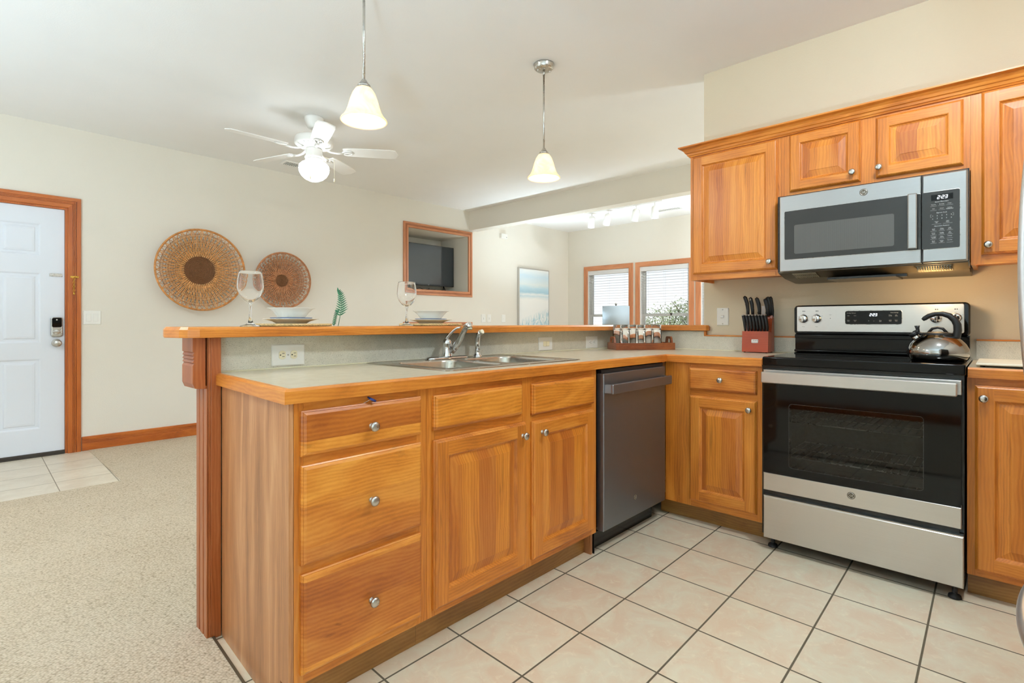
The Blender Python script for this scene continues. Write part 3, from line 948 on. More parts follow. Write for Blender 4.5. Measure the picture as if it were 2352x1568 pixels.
# base right of the range
c4 = thing('base_cabinet', 'honey wood one-door base cabinet right of the range', 'cabinet', (3.0, -0.15, 0), 'base cabinets')
m = MB(); m.bar(H_, -0.42, 0.098, 0.107, 0.872, -0.60, -0.021); m.build('carcass', 'wood_end', c4)
face(c4, H_, -0.42, 0.0995, 0.094, 0.874, [(-0.42, -0.36), (0.070, 0.0995)], [(0.094, 0.13), (0.84, 0.874)])
m = MB(); m.bar(FX(2.81), -0.42, 0.0995, 0.0, 0.107, -0.015, 0); m.build('toe_kick', 'kick', c4)
dr = raised_door(c4, H_, -0.39, 0.076, 0.12, 0.846); knob(dr, (2.737, 0.050, 0.797), 'X')
m = MB(); m.bar(H_, -0.83, -0.422, 0.107, 0.874, -0.60, 0.0)
o = tag(m.build('base_cabinet', 'wood_v'), 'plain wood corner unit hidden behind the refrigerator', 'cabinet', 'base cabinets')

# wall cabinets
U = FX(3.06)
def upper(a0, a1, b0, b1, label, doors, side=True):
    t = thing('wall_cabinet', label, 'cabinet', (3.2, (a0 + a1) / 2, b0), 'wall cabinets')
    m = MB(); m.bar(U, a0 + 0.001, a1 - 0.001, b0 + 0.018, 2.105, -0.318, -0.021)
    m.bar(U, a0 + 0.001, a0 + 0.016, b0, b0 + 0.018, -0.318, -0.021); m.bar(U, a1 - 0.016, a1 - 0.001, b0, b0 + 0.018, -0.318, -0.021)
    m.build('carcass', 'wood_v', t)
    return t
t = upper(0.8715, 1.378, 1.347, 2.105, 'honey wood wall cabinet with one tall door, left of the microwave', None)
face(t, U, 0.8705, 1.378, 1.347, 2.105, [(0.8705, 0.90), (1.34, 1.378)], [(1.347, 1.39), (2.07, 2.105)])
dr = raised_door(t, U, 0.886, 1.360, 1.382, 2.086); knob(dr, (3.04, 0.922, 1.424), 'X')
t = upper(0.0985, 0.8700, 1.762, 2.105, 'short honey wood two-door wall cabinet above the microwave', None)
face(t, U, 0.0985, 0.8700, 1.762, 2.105, [(0.0985, 0.13), (0.44, 0.51), (0.82, 0.8700)], [(1.762, 1.80), (2.07, 2.105)])
dr = raised_door(t, U, 0.506, 0.826, 1.788, 2.09, 0.05); knob(dr, (3.04, 0.538, 1.834), 'X')
dr = raised_door(t, U, 0.122, 0.443, 1.790, 2.08, 0.05); knob(dr, (3.04, 0.429, 1.836), 'X')
t = upper(-0.42, 0.0980, 1.345, 2.105, 'honey wood wall cabinet at the right edge, right of the microwave', None)
face(t, U, -0.42, 0.0980, 1.345, 2.105, [(-0.42, -0.37), (0.055, 0.0980)], [(1.345, 1.385), (2.07, 2.105)])
dr = raised_door(t, U, -0.39, 0.063, 1.386, 2.09); knob(dr, (3.04, 0.041, 1.426), 'X')
# crown
m = MB()
pr_ = [(0.0, 2.093), (0.006, 2.093), (0.010, 2.100), (0.014, 2.102), (0.018, 2.112), (0.020, 2.114), (0.024, 2.116), (0.030, 2.128), (0.040, 2.138), (0.052, 2.143), (0.055, 2.145), (0.055, 2.152), (0.0, 2.152)]
m.sweep([(3.378, 1.3785), (3.059, 1.3785), (3.059, -0.83)], pr_)
tag(m.build('crown_molding', 'wood_y'), 'stepped honey wood crown molding along the tops of the wall cabinets', 'molding')

# ------------------------------------------------------------------ counters, splash, bar
ct = thing('countertop', 'speckled beige laminate countertop of the peninsula with honey wood edge', 'countertop', (1.7, 1.7, 0.874))
SX0, SX1, SY0, SY1 = 1.245, 2.025, 1.50, 1.985
m = MB(); Z0, Z1 = 0.8748, 0.914
m.prism([(0.643, 2.028), (0.613, 1.389), (SX0, 1.389), (SX0, 2.028)], FZ(0), Z0, Z1)
m.box(SX0, SX1, 1.389, SY0, Z0, Z1); m.box(SX0, SX1, SY1, 2.028, Z0, Z1)
m.box(SX1, 2.752, 1.389, 2.028, Z0, Z1); m.box(2.752, 3.379, 0.866, 2.028, Z0, Z1)
m.build('laminate_top', 'counter', ct)
m = MB()
e_ = [(0.0, 0.8748), (0.019, 0.8748), (0.019, 0.908), (0.013, 0.9145), (0.0, 0.9145)]
m.sweep([(0.6427, 2.028), (0.6127, 1.3888), (2.752, 1.3888), (2.752, 0.8655)], e_)
m.build('wood_edge', 'wood_y', ct, 'chamfered honey wood edge')
ct2 = thing('countertop', 'short laminate countertop with wood edge right of the range', 'countertop', (3.0, -0.2, 0.874))
m = MB(); m.box(2.752, 3.379, -0.83, 0.097, Z0, Z1); m.build('laminate_top', 'counter', ct2)
m = MB(); m.sweep([(2.752, 0.097), (2.752, -0.83)], e_); m.build('wood_edge', 'wood_y', ct2)
m = MB(); m.box(0.6485, 3.366, 2.029, 2.0415, 0.9145, 1.0375); m.box(3.366, 3.379, 1.425, 2.0415, 0.9145, 1.0375); m.box(3.366, 3.379, 0.866, 1.425, 0.9145, 1.004)
bs = thing('backsplash', 'speckled grey-beige stone-look splash below the raised bar', 'backsplash', (1.7, 2.035, 0.914))
m.build('slab', 'gran', bs)
m = MB(); m.box(0.639, 0.648, 2.024, 2.0415, 0.9145, 1.0375, 0.003); m.build('end_strip', 'wood_v', bs, 'thin upright wood strip at the open end')
m = MB(); m.box(3.362, 3.379, 0.866, 1.424, 1.0042, 1.0125, 0.002); m.box(3.362, 3.379, 1.408, 1.424, 1.0125, 1.0375, 0.002)
m.build('wood_cap', 'wood_y', bs, 'thin honey wood cap strip')
m = MB(); m.tube([(0.65, 2.0285, 0.9155), (3.366, 2.0285, 0.9155), (3.3655, 0.87, 0.9155)], 0.0035, 6); m.build('caulk_bead', 'ivory', bs, 'cream caulk line along the counter')
bs2 = thing('backsplash', 'short stone-look splash with wood cap right of the range', 'backsplash', (3.37, -0.2, 0.914))
m = MB(); m.box(3.366, 3.379, -0.83, 0.088, 0.9145, 1.004); m.build('slab', 'gran', bs2)
m = MB(); m.box(3.362, 3.379, -0.83, 0.088, 1.0042, 1.012, 0.002); m.build('wood_cap', 'wood_y', bs2)

bt = thing('breakfast_bar', 'long raised breakfast bar with thick honey wood edge above the sink', 'bar', (1.7, 2.1, 1.038))
outer = [(0.56, 1.945), (0.527, 1.955), (0.508, 1.978), (0.487, 2.067), (0.515, 2.2), (0.60, 2.335), (3.72, 2.335), (3.72, 1.4335), (3.3785, 1.4335), (3.3785, 1.390), (3.352, 1.387), (3.339, 1.40), (3.339, 1.945)]
def inset(P, d):
    n = len(P); out = []
    P = [Vector(p) for p in P]
    for i in range(n):
        d0 = (P[i] - P[i - 1]).normalized(); d1 = (P[(i + 1) % n] - P[i]).normalized()
        n0 = Vector((d0.y, -d0.x)); n1 = Vector((d1.y, -d1.x))
        mm = n0 + n1; mm = mm / max(mm.dot(n0), 0.3)
        out.append(tuple(P[i] + mm * d))
    return out
# laminate field, then the edge band round it
def tri_prism(m, P, z0, z1):
    A = [m.v((x, y, z0)) for x, y in P]; B = [m.v((x, y, z1)) for x, y in P]
    f1 = m.f(A[::-1]); f2 = m.f(B)
    for i in range(len(P)): m.f([A[i], A[(i + 1) % len(P)], B[(i + 1) % len(P)], B[i]])
    bmesh.ops.triangulate(m.bm, faces=[f1, f2])
inn = inset(outer, -0.02) if False else None
cx_, cy_ = 1.8, 2.13
ar = sum(outer[i - 1][0] * outer[i][1] - outer[i][0] * outer[i - 1][1] for i in range(len(outer)))
sg = 1 if ar < 0 else -1
inn = inset(outer, 0.008 * sg)
m = MB(); tri_prism(m, inset(outer, 0.0165 * sg), 1.0405, 1.0755); m.build('laminate_field', 'counter', bt)
m = MB()
a_, b_, c_, d_ = inset(outer, 0.017 * sg), outer, inset(outer, 0.0005 * sg), inset(outer, 0.007 * sg)
rows = [[m.v((x, y, z)) for x, y in P] for P, z in ((a_, 1.040), (inset(outer, 0.001 * sg), 1.040), (outer, 1.042), (outer, 1.067), (d_, 1.0762), (a_, 1.0762))]
for A, B in zip(rows, rows[1:] + rows[:1]):
    for i in range(len(outer)):
        m.f([A[i], A[(i + 1) % len(outer)], B[(i + 1) % len(outer)], B[i]])
m.build('wood_edge', 'wood_y', bt, 'thick honey wood edge band')

# fluted post at the open end of the bar
po = thing('bar_end_post', 'reddish fluted wooden post under the open end of the bar', 'post', (0.61, 2.04, 0))
m = MB(); m.box(0.606, 0.6385, 1.9865, 2.105, 0.0, 1.0385, 0.0015); m.build('board', 'post_wood', po)
m = MB(); q = FX(0.606)
m.bar(q, 1.988, 2.100, 0.0, 1.0385, 0, 0.008, 0.001)
m.bar(q, 1.988, 2.020, 0.0, 1.0385, 0.008, 0.013, 0.003); m.bar(q, 2.027, 2.061, 0.0, 1.0385, 0.008, 0.013, 0.003); m.bar(q, 2.068, 2.100, 0.0, 1.0385, 0.008, 0.013, 0.003)
m.build('fluted_casing', 'post_wood', po)
m = MB(); q2 = FX(0.593); b0 = 0.865
m.prism([(1.985, 1.039), (1.985, b0 + 0.01), (1.992, b0), (2.096, b0), (2.103, b0 + 0.01), (2.103, 1.039)], q2, 0.0005, 0.004)
zz = [1.039, 0.992, 0.989, 0.980, 0.977, 0.968, 0.965, 0.956, 0.953, 0.944, 0.941, 0.885, 0.868, b0]
oo = [0.045, 0.045, 0.037, 0.037, 0.043, 0.043, 0.036, 0.036, 0.042, 0.042, 0.034, 0.040, 0.034, 0.020]
oo = [0.043, 0.043, 0.038, 0.043, 0.038, 0.043, 0.038, 0.043, 0.038, 0.043, 0.043, 0.043, 0.036, 0.018]
P = [(0.0, 1.039)] + list(zip(oo, zz)) + [(0.0, b0)]
for i in range(len(oo) - 1):
    (o0, z0), (o1, z1) = (oo[i], zz[i]), (oo[i + 1], zz[i + 1])
    q = [[m.v((0.593 - o, y, z)) for o, z in ((0.0, z0), (o0, z0), (o1, z1), (0.0, z1))] for y in (1.985, 2.103)]
    m.f(q[0]); m.f(q[1][::-1]); m.f([q[0][1], q[1][1], q[1][2], q[0][2]])
    if i == len(oo) - 2: m.f([q[0][2], q[1][2], q[1][3], q[0][3]])
bmesh.ops.remove_doubles(m.bm, verts=m.bm.verts[:], dist=0.00001)
m.build('corbel', 'post_wood', po, 'small carved corbel with three grooves')

# ------------------------------------------------------------------ lit seven-segment clocks
SEG = {'2': 'abged', '3': 'abgcd'}
def digits(m, mp, a, b, hgt, sx, c):
    """2:23 starting at a, going sx"""
    wd = hgt * 0.55; t = hgt * 0.13
    def seg(x0, y0, x1, y1):
        def sl(x, y): return a + sx * (x + y * 0.14), b + y
        hx = x1 - x0; hy = y1 - y0
        if abs(hx) > abs(hy): q = [(x0, y0 - t / 2), (x1, y1 - t / 2), (x1, y1 + t / 2), (x0, y0 + t / 2)]
        else: q = [(x0 - t / 2, y0), (x0 + t / 2, y0), (x1 + t / 2, y1), (x1 - t / 2, y1)]
        m.prism([sl(*p) for p in q], mp, c, c + 0.0004)
    x = 0
    for chh in '2:23':
        if chh == ':':
            seg(x, hgt * 0.28, x + t, hgt * 0.28); seg(x, hgt * 0.72, x + t, hgt * 0.72)
            x += wd * 0.45; continue
        S = {'a': (0, hgt, wd, hgt), 'b': (wd, hgt / 2, wd, hgt), 'c': (wd, 0, wd, hgt / 2), 'd': (0, 0, wd, 0), 'e': (0, 0, 0, hgt / 2), 'f': (0, hgt / 2, 0, hgt), 'g': (0, hgt / 2, wd, hgt / 2)}
        for k in SEG[chh]:
            p = S[k]; seg(x + p[0], p[1], x + p[2], p[3])
        x += wd * 1.5
def emblem(parent, mp, a, b, r, c, sx=-1):
    m = MB(); m.mat(M['bronze'])
    ax = 'X' if mp(0, 0, 1).y == mp(0, 0, 0).y else 'Y'
    m.lathe([(r, 0), (r, 0.0012), (r * 0.92, 0.0016), (0, 0.0016)], mp(a, b, c), 32, ax)
    m.mat(M['steel'])
    m.lathe([(r * 0.86, 0.0016), (r * 0.86, 0.0022), (r * 0.76, 0.0022), (r * 0.76, 0.0016)], mp(a, b, c), 32, ax)
    for k in range(4):   # four swashes round the rim
        t = PI / 4 + k * PI / 2
        pts = [(a + r * 0.70 * math.cos(t + q) * (1 - abs(q) * 0.25), b + r * 0.70 * math.sin(t + q) * (1 - abs(q) * 0.25)) for q in (-0.5, -0.2, 0.1, 0.35)]
        m.tube([mp(x, y, c + 0.0019) for x, y in pts], r * 0.035, 5)
    m.text('GE', r * 0.86, mp, a + (0.02 * r), b - r * 0.30, c + 0.0018, sx, bold=0.0)
    return m.build('emblem', None, parent, 'round maker\'s emblem')

# ------------------------------------------------------------------ dishwasher
dw = thing('dishwasher', 'stainless steel dishwasher with a bar handle in the peninsula corner', 'dishwasher', (2.38, 1.7, 0))
m = MB(); m.box(2.085, 2.69, 1.402, 1.985, 0.12, 0.868); m.build('tub', 'black', dw)
m = MB(); D = FY(1.362)
m.rings(D, 2.085, 2.699, 0.109, 0.8505, [(0, -0.038), (0, -0.003), (0.003, 0.0)]); m.build('door', 'steel_v', dw)
m = MB(); m.box(2.087, 2.697, 1.375, 1.40, 0.852, 0.869); m.build('top_rim', 'blackmat', dw)
m = MB()
m.rings(D, 2.094, 2.690, 0.757, 0.803, [(0, 0.034), (0, 0.043), (0.003, 0.046)], r=0.006)
m.prism([(2.094, 0.0), (2.106, 0.046), (2.117, 0.036), (2.117, 0.0)], lambda a, b, c: Vector((a, 1.362 - b, c)), 0.760, 0.800)
m.prism([(2.690, 0.0), (2.678, 0.046), (2.667, 0.036), (2.667, 0.0)], lambda a, b, c: Vector((a, 1.362 - b, c)), 0.760, 0.800)
m.build('handle', 'steel_v', dw)
m = MB(); m.box(2.068, 2.69, 1.44, 1.456, 0.0, 0.075); m.box(2.068, 2.072, 1.405, 1.44, 0.0, 0.10); m.box(2.09, 2.69, 1.45, 1.47, 0.075, 0.118); m.build('kick_plate', 'black', dw)
emblem(dw, D, 2.372, 0.205, 0.0135, 0, 1)
m = MB(); m.box(2.70, 2.714, 1.39, 1.41, 0.107, 0.87); 
tag(m.build('filler_strip', 'wood_v'), 'narrow upright wood filler right of the dishwasher', 'filler')

# ------------------------------------------------------------------ range
rg = thing('range', 'stainless steel electric range with black glass oven door and cooktop', 'stove', (2.98, 0.474, 0))
RF = FX(2.674)
m = MB(); m.box(2.716, 3.36, 0.846, 0.858, 0.062, 0.8845); m.box(2.716, 3.36, 0.106, 0.118, 0.062, 0.8845); m.box(3.345, 3.36, 0.118, 0.846, 0.062, 0.8845)
m.box(2.716, 3.345, 0.118, 0.846, 0.262, 0.280); m.box(2.716, 3.345, 0.118, 0.846, 0.866, 0.8845); m.box(2.72, 3.345, 0.118, 0.846, 0.062, 0.07)
m.build('body', 'black', rg)
m = MB(); w0, w1, y0, y1 = 0.17, 0.79, 0.34, 0.80
m.box(2.722, 3.2, w1, w1 + 0.01, y0, y1); m.box(2.722, 3.2, w0 - 0.01, w0, y0, y1); m.box(3.2, 3.21, w0 - 0.01, w1 + 0.01, y0 - 0.01, y1 + 0.01)
m.box(2.722, 3.2, w0, w1, y0 - 0.01, y0); m.box(2.722, 3.2, w0, w1, y1, y1 + 0.01); m.build('oven_cavity', 'liner', rg)
for zr in (0.615, 0.445):
    m = MB()
    for k in range(22):
        yy = w0 + 0.01 + k * (w1 - w0 - 0.02) / 21
        m.tube([(2.77, yy, zr), (3.18, yy, zr)], 0.002, 6)
    for xx in (2.77, 2.97, 3.18):
        m.tube([(xx, w0 + 0.004, zr - 0.003), (xx, w1 - 0.004, zr - 0.003)], 0.0032, 6)
    m.build('oven_rack', 'nickel', rg)
m = MB(); m.mat(M['blackglass'])
hole = (0.230, 0.726, 0.412, 0.710)
outr = rrect(0.1145, 0.8385, 0.372, 0.808, 0.0); ho = rrect(*hole, 0.012, 6)
# front and back of the glass, split round the window
def ringface(c):
    O = [m.v(RF(a, b, c)) for a, b in outr]; I = [m.v(RF(a, b, c)) for a, b in ho]
    n = 7
    # ho order: lower right, upper right, upper left, lower left corners of a1/b0...
    corners = [O[1], O[2], O[3], O[0]]
    for k in range(4):
        seg_ = I[k * n:(k + 1) * n]
        for i in range(n - 1): m.f([corners[k], seg_[i + 1], seg_[i]])
        m.f([corners[k], corners[(k + 1) % 4], I[((k + 1) * n) % 28], seg_[-1]])
    return O, I
O1, I1 = ringface(0.0); O2, I2 = ringface(-0.035)
for i in range(4): m.f([O1[i], O1[(i + 1) % 4], O2[(i + 1) % 4], O2[i]])
for i in range(28): m.f([I1[i], I1[(i + 1) % 28], I2[(i + 1) % 28], I2[i]])
dr = m.build('oven_door', None, rg)
m = MB(); m.prism(rrect(hole[0] + 0.0006, hole[1] - 0.0006, hole[2] + 0.0006, hole[3] - 0.0006, 0.012, 6), RF, -0.004, -0.0015); m.build('window', 'ovenpane', dr)
m = MB(); m.mat(M['ink'])
pr2 = rrect(*hole, 0.012, 6)
m.rings(RF, *hole, [(-0.0015, 0.0002), (0.0, 0.0002)], r=0.012, start=False, end=False); m.build('window_border', None, dr)
m = MB(); m.rings(RF, 0.1135, 0.8395, 0.288, 0.3715, [(0, -0.04), (0, -0.002), (0.002, 0.0)]); m.build('lower_trim', 'steel', dr)
m = MB(); m.rings(RF, 0.1135, 0.8395, 0.809, 0.866, [(0, -0.04), (0, -0.002), (0.002, 0.0)]); m.build('upper_trim', 'steel', dr)
m = MB()
m.rings(RF, 0.124, 0.838, 0.806, 0.858, [(0, 0.030), (0, 0.040), (0.004, 0.0445)], r=0.006)
for a in (0.128, 0.806): m.bar(RF, a, a + 0.028, 0.812, 0.852, 0.0, 0.031, 0.003)
m.build('handle', 'steel', dr)
emblem(dr, RF, 0.478, 0.338, 0.0155, 0)
m = MB(); m.rings(RF, 0.107, 0.8395, 0.058, 0.258, [(0, -0.04), (0, -0.003), (0.003, 0.0)]); m.bar(RF, 0.107, 0.8395, 0.258, 0.262, -0.03, -0.002)
m.build('storage_drawer', 'steel', rg)
m = MB(); m.box(2.70, 2.716, 0.12, 0.845, 0.2625, 0.287); m.build('drawer_gap', 'black', rg)
m = MB(); m.box(2.676, 3.30, 0.100, 0.8455, 0.886, 0.928, 0.006, 3); m.box(2.70, 3.36, 0.104, 0.856, 0.8846, 0.886); m.build('cooktop', 'blackglass', rg)
for py, yy in ((0.815, 2.715), (0.135, 2.695)):
    m = MB(); m.lathe([(0.008, 0.061), (0.008, 0.014), (0.02, 0.012), (0.022, 0.004), (0.022, 0.0), (0, 0)], (yy + 0.022, py, 0), 20)
    for k in range(7): m.lathe([(0.008, 0.02 + k * 0.006), (0.0096, 0.022 + k * 0.006), (0.008, 0.024 + k * 0.006)], (yy + 0.022, py, 0), 20)
    m.build('leveling_foot', 'blackmat', rg)
for py in (0.16, 0.80):
    m = MB(); m.lathe([(0.01, 0.061), (0.01, 0.01), (0.02, 0.008), (0.02, 0.0), (0, 0)], (3.3, py, 0), 16); m.build('leveling_foot', 'blackmat', rg)
BG = FX(3.24)
m = MB()
m.rings(BG, 0.106, 0.8555, 1.027, 1.188, [(0, -0.10), (0, -0.012), (0.006, 0.0)], r=0.02)
m.box(3.262, 3.36, 0.108, 0.853, 0.9285, 1.030); m.box(3.25, 3.27, 0.108, 0.853, 1.005, 1.026, 0.003); m.box(3.235, 3.262, 0.108, 0.853, 0.9285, 0.944, 0.006)
bgp = m.build('backguard', 'blackglass', rg)
m = MB(); m.rings(BG, 0.127, 0.8385, 1.042, 1.182, [(0, 0.0), (0, 0.003), (0.002, 0.0045)], r=0.008); cp = m.build('control_panel', 'steel', rg)
m = MB(); m.rings(BG, 0.361, 0.607, 1.082, 1.155, [(0, 0.0035), (0, 0.0052), (0.0012, 0.0058)], r=0.010); m.build('display_rim', 'nickel', cp)
m = MB(); m.rings(BG, 0.363, 0.605, 1.084, 1.153, [(0, 0.004), (0, 0.0062)], r=0.009); m.build('display', 'blackglass', cp)
m = MB(); digits(m, BG, 0.497, 1.126, 0.0125, -1, 0.0063); m.build('clock_digits', 'digit', cp, 'lit clock reading 2:23')
m = MB()
for s_, a, b, z in (('Cooking Options', 0.578, 1.1405, .0058), ('Oven Settings', 0.393, 1.1405, .0058)): m.text(s_, z, BG, a, b, 0.0063, -1)
for s_, a, b in (('Bake', 0.590, 1.127), ('Broil', 0.561, 1.127), ('Warm\nHi/Lo', 0.590, 1.103), ('Cancel\nOff', 0.561, 1.103), ('+', 0.501, 1.098), ('\u2013', 0.479, 1.098), ('Oven\nLight', 0.451, 1.102), ('Timer\nOn/Off', 0.410, 1.129), ('Set\nClock', 0.385, 1.129), ('Cook\nTime', 0.410, 1.103), ('Delay\nTime', 0.385, 1.103)):
    m.text(s_, 0.0048 if s_ not in '+\u2013' else 0.009, BG, a, b, 0.0063, -1)
m.build('display_lettering', 'inkw', cp)
m = MB()
for a, s_ in ((0.805, 'Front'), (0.740, 'Rear'), (0.230, 'Rear'), (0.158, 'Front')):
    m.text(s_, 0.0055, BG, a, 1.0685, 0.0046, -1)
    m.text('OFF', 0.0045, BG, a, 1.1385, 0.0046, -1); m.text('HI', 0.0042, BG, a - 0.026, 1.127, 0.0046, -1); m.text('LO', 0.0042, BG, a + 0.026, 1.125, 0.0046, -1)
    m.bar(BG, a - 0.001, a + 0.004, 1.153, 1.158, 0.0044, 0.0048); m.bar(BG, a - 0.008, a - 0.004, 1.153, 1.158, 0.0044, 0.0048)
    for k in range(12):
        t = math.radians(200 + k * 12.5); m.lathe([(0.0008, 0.0044), (0.0008, 0.0048), (0, 0.0048)], BG(a + 0.028 * math.cos(t), 1.114 + 0.028 * math.sin(t), 0), 6, 'X')
m.text('Surface\nOn', 0.0042, BG, 0.674, 1.134, 0.0046, -1); m.lathe([(0.002, 0.0044), (0.002, 0.005), (0, 0.005)], BG(0.674, 1.115, 0), 10, 'X')
m.build('panel_lettering', 'ink', cp)
for a in (0.805, 0.740, 0.230, 0.158):
    m = MB(); m.lathe([(0.0235, 0.004), (0.0235, 0.010), (0.0215, 0.012), (0.0195, 0.020), (0.018, 0.0215), (0, 0.0215)], BG(a, 1.114, 0), 36, 'X')
    m.bar(BG, a - 0.0055, a + 0.0055, 1.114 - 0.0185, 1.114 + 0.0205, 0.0205, 0.031, 0.003)
    k = m.build('control_knob', 'chrome', rg)
    m = MB(); m.bar(BG, a - 0.001, a + 0.001, 1.124, 1.134, 0.0309, 0.0314); m.build('pointer', 'blackmat', k)

# ------------------------------------------------------------------ kettle
ke = thing('kettle', 'polished steel whistling kettle with black curved handle on the range', 'kettle', (2.945, 0.204, 0.9285))
kc = (2.945, 0.204, 0.929)
m = MB(); m.lathe([(0, 0.0), (0.090, 0.0), (0.098, 0.004), (0.106, 0.018), (0.109, 0.032), (0.106, 0.050), (0.096, 0.070), (0.080, 0.089), (0.062, 0.103), (0.050, 0.110), (0.048, 0.112), (0, 0.112)], kc, 56); m.build('body', 'polish', ke)
m = MB(); m.lathe([(0.050, 0.108), (0.052, 0.112), (0.050, 0.116), (0.030, 0.122), (0, 0.124)], kc, 40)
m.tube([(kc[0], kc[1] + 0.032, kc[2] + 0.118), (kc[0], kc[1] + 0.018, kc[2] + 0.136), (kc[0], kc[1], kc[2] + 0.141), (kc[0], kc[1] - 0.018, kc[2] + 0.136), (kc[0], kc[1] - 0.032, kc[2] + 0.118)], 0.007, 10, flat=0.8); m.build('lid', 'blackmat', ke)
m = MB(); m.tube([(kc[0], 0.258, 0.995), (kc[0], 0.277, 1.022), (kc[0], 0.287, 1.037)], [0.019, 0.0155, 0.0135], 18); sp = m.build('spout', 'polish', ke)
m = MB(); m.tube([(kc[0], 0.285, 1.033), (kc[0], 0.293, 1.047)], [0.0165, 0.0155], 18)
m.tube([(kc[0], 0.288, 1.045), (kc[0], 0.272, 1.054), (kc[0], 0.274, 1.066), (kc[0], 0.275, 1.078)], [0.008, 0.009, 0.007, 0.0105], 12); m.tube([(kc[0], 0.28, 1.048), (kc[0], 0.262, 1.044), (kc[0], 0.25, 1.037)], [0.006, 0.006, 0.005], 10)
m.build('whistle_cap', 'blackmat', sp)
hp = [(0.153, 0.998), (0.146, 1.012), (0.140, 1.034), (0.1365, 1.058), (0.138, 1.082), (0.147, 1.104), (0.164, 1.121), (0.188, 1.1305), (0.212, 1.130), (0.234, 1.121), (0.248, 1.1105), (0.256, 1.1035)]
m = MB(); m.tube([(kc[0], y, z) for y, z in hp], [0.015, 0.0165, 0.0172, 0.0172, 0.0168, 0.0155, 0.014, 0.0128, 0.0122, 0.0118, 0.0115, 0.008], 16, flat=0.85); hd_ = m.build('handle', 'blackmat', ke)
m = MB()
for z in (1.004, 1.014): m.lathe([(0.003, 0), (0.003, 0.002), (0, 0.0025)], (kc[0] - 0.0155, 0.148, z), 12, 'X')
m.build('rivet', 'chrome', hd_)

# ------------------------------------------------------------------ microwave
mw = thing('microwave', 'stainless steel over-the-range microwave under the short wall cabinet', 'microwave', (3.16, 0.473, 1.33))
W_ = FX(2.95)
m = MB(); m.box(2.992, 3.378, 0.1005, 0.866, 1.358, 1.758)
body = m.build('body', 'black', mw)
m = MB()
m.prism([(2.985, 1.357), (3.378, 1.357), (3.378, 1.318), (3.30, 1.316), (3.10, 1.330), (2.985, 1.352)], lambda a, b, c: Vector((a, c, b)), 0.104, 0.862)
m.build('underside', 'bronze', mw, 'dark metal underside with filters')
def under(x):  # height of the sloping underside
    return 1.352 - (x - 2.985) * (0.022 / 0.115) if x < 3.10 else 1.330 - (x - 3.10) * 0.07
for nm, y0, y1, mt in (('grease_filter', 0.69, 0.80, 'grille'), ('lamp_lens', 0.16, 0.285, 'grille')):
    m = MB(); x0, x1 = 3.0, 3.095
    P = [(x0, y0), (x1, y0), (x1, y1), (x0, y1)]
    A = [m.v((x, y, under(x) - 0.0005)) for x, y in P]; B = [m.v((x, y, under(x) - 0.003)) for x, y in P]
    m.f(A); m.f(B[::-1])
    for i in range(4): m.f([A[i], A[(i + 1) % 4], B[(i + 1) % 4], B[i]])
    if nm == 'lamp_lens':
        for k in range(14): m.bar(lambda a, b, c: Vector((a, b, c)), x0 + 0.004, x1 - 0.004, y0 + 0.004 + k * 0.0086, y0 + 0.0075 + k * 0.0086, under(x1) - 0.002, under(x0) - 0.004)
    m.build(nm, mt, mw)
m = MB(); m.box(3.0, 3.25, 0.36, 0.64, 1.308, 1.3175); m.box(3.12, 3.16, 0.33, 0.66, 1.314, 1.3275); m.build('vent_grille', 'black', mw)
m = MB()
m.box(3.18, 3.30, 0.1005, 0.104, 1.322, 1.356); m.build('mounting_bracket', 'bronze', mw)
m = MB(); m.box(2.99, 3.10, 0.1005, 0.1035, 1.335, 1.357); m.build('mounting_bracket', 'bronze', mw)
lamp('cooktop_light', (3.06, 0.222, 1.25), 2.4, 0.03, (1.0, 0.66, 0.32), mw)
m = MB(); m.rings(W_, 0.2618, 0.846, 1.357, 1.747, [(0, -0.04), (0, -0.003), (0.003, 0.0)]); dr = m.build('door', 'steel_mw', mw)
m = MB(); m.rings(W_, 0.2625, 0.8235, 1.4165, 1.668, [(0, -0.001), (0, 0.001), (0.001, 0.0014)], r=0.006); m.build('glass_rim', 'nickel', dr)
m = MB(); m.rings(W_, 0.2625, 0.822, 1.418, 1.6665, [(0, 0), (0, 0.002)], r=0.005); gl = m.build('door_glass', 'mwglass', dr)
m = MB(); m.rings(W_, 0.359, 0.776, 1.444, 1.592, [(0, 0.0018), (0, 0.0024)], r=0.008); m.build('window', 'mwwin', dr)
m = MB(); m.rings(W_, 0.2735, 0.307, 1.42, 1.667, [(0, 0.020), (0, 0.028), (0.004, 0.0315)], r=0.003)
for b in (1.428, 1.640): m.bar(W_, 0.28, 0.30, b, b + 0.02, 0.002, 0.021, 0.002)
m.build('handle', 'steel_mw', dr)
emblem(dr, W_, 0.477, 1.710, 0.0165, 0)
m = MB(); m.rings(W_, 0.104, 0.2588, 1.357, 1.747, [(0, -0.04), (0, -0.006), (0.006, 0.0)], r=0.004); pn = m.build('control_panel', 'steel_mw', mw)
m = MB(); m.rings(W_, 0.1285, 0.2585, 1.4145, 1.669, [(0, -0.001), (0, 0.001), (0.001, 0.0014)], r=0.008); m.build('panel_rim', 'nickel', pn)
m = MB(); m.rings(W_, 0.130, 0.2585, 1.416, 1.6675, [(0, 0), (0, 0.002)], r=0.007); m.build('panel_glass', 'mwglass', pn)
m = MB(); m.rings(W_, 0.152, 0.226, 1.628, 1.653, [(0, 0.0018), (0, 0.0024)]); m.build('display', 'blackglass', pn)
m = MB(); digits(m, W_, 0.205, 1.6335, 0.0135, -1, 0.0026); m.build('clock_digits', 'digit', pn, 'lit clock reading 2:23')
m = MB(); TC = 0.0022
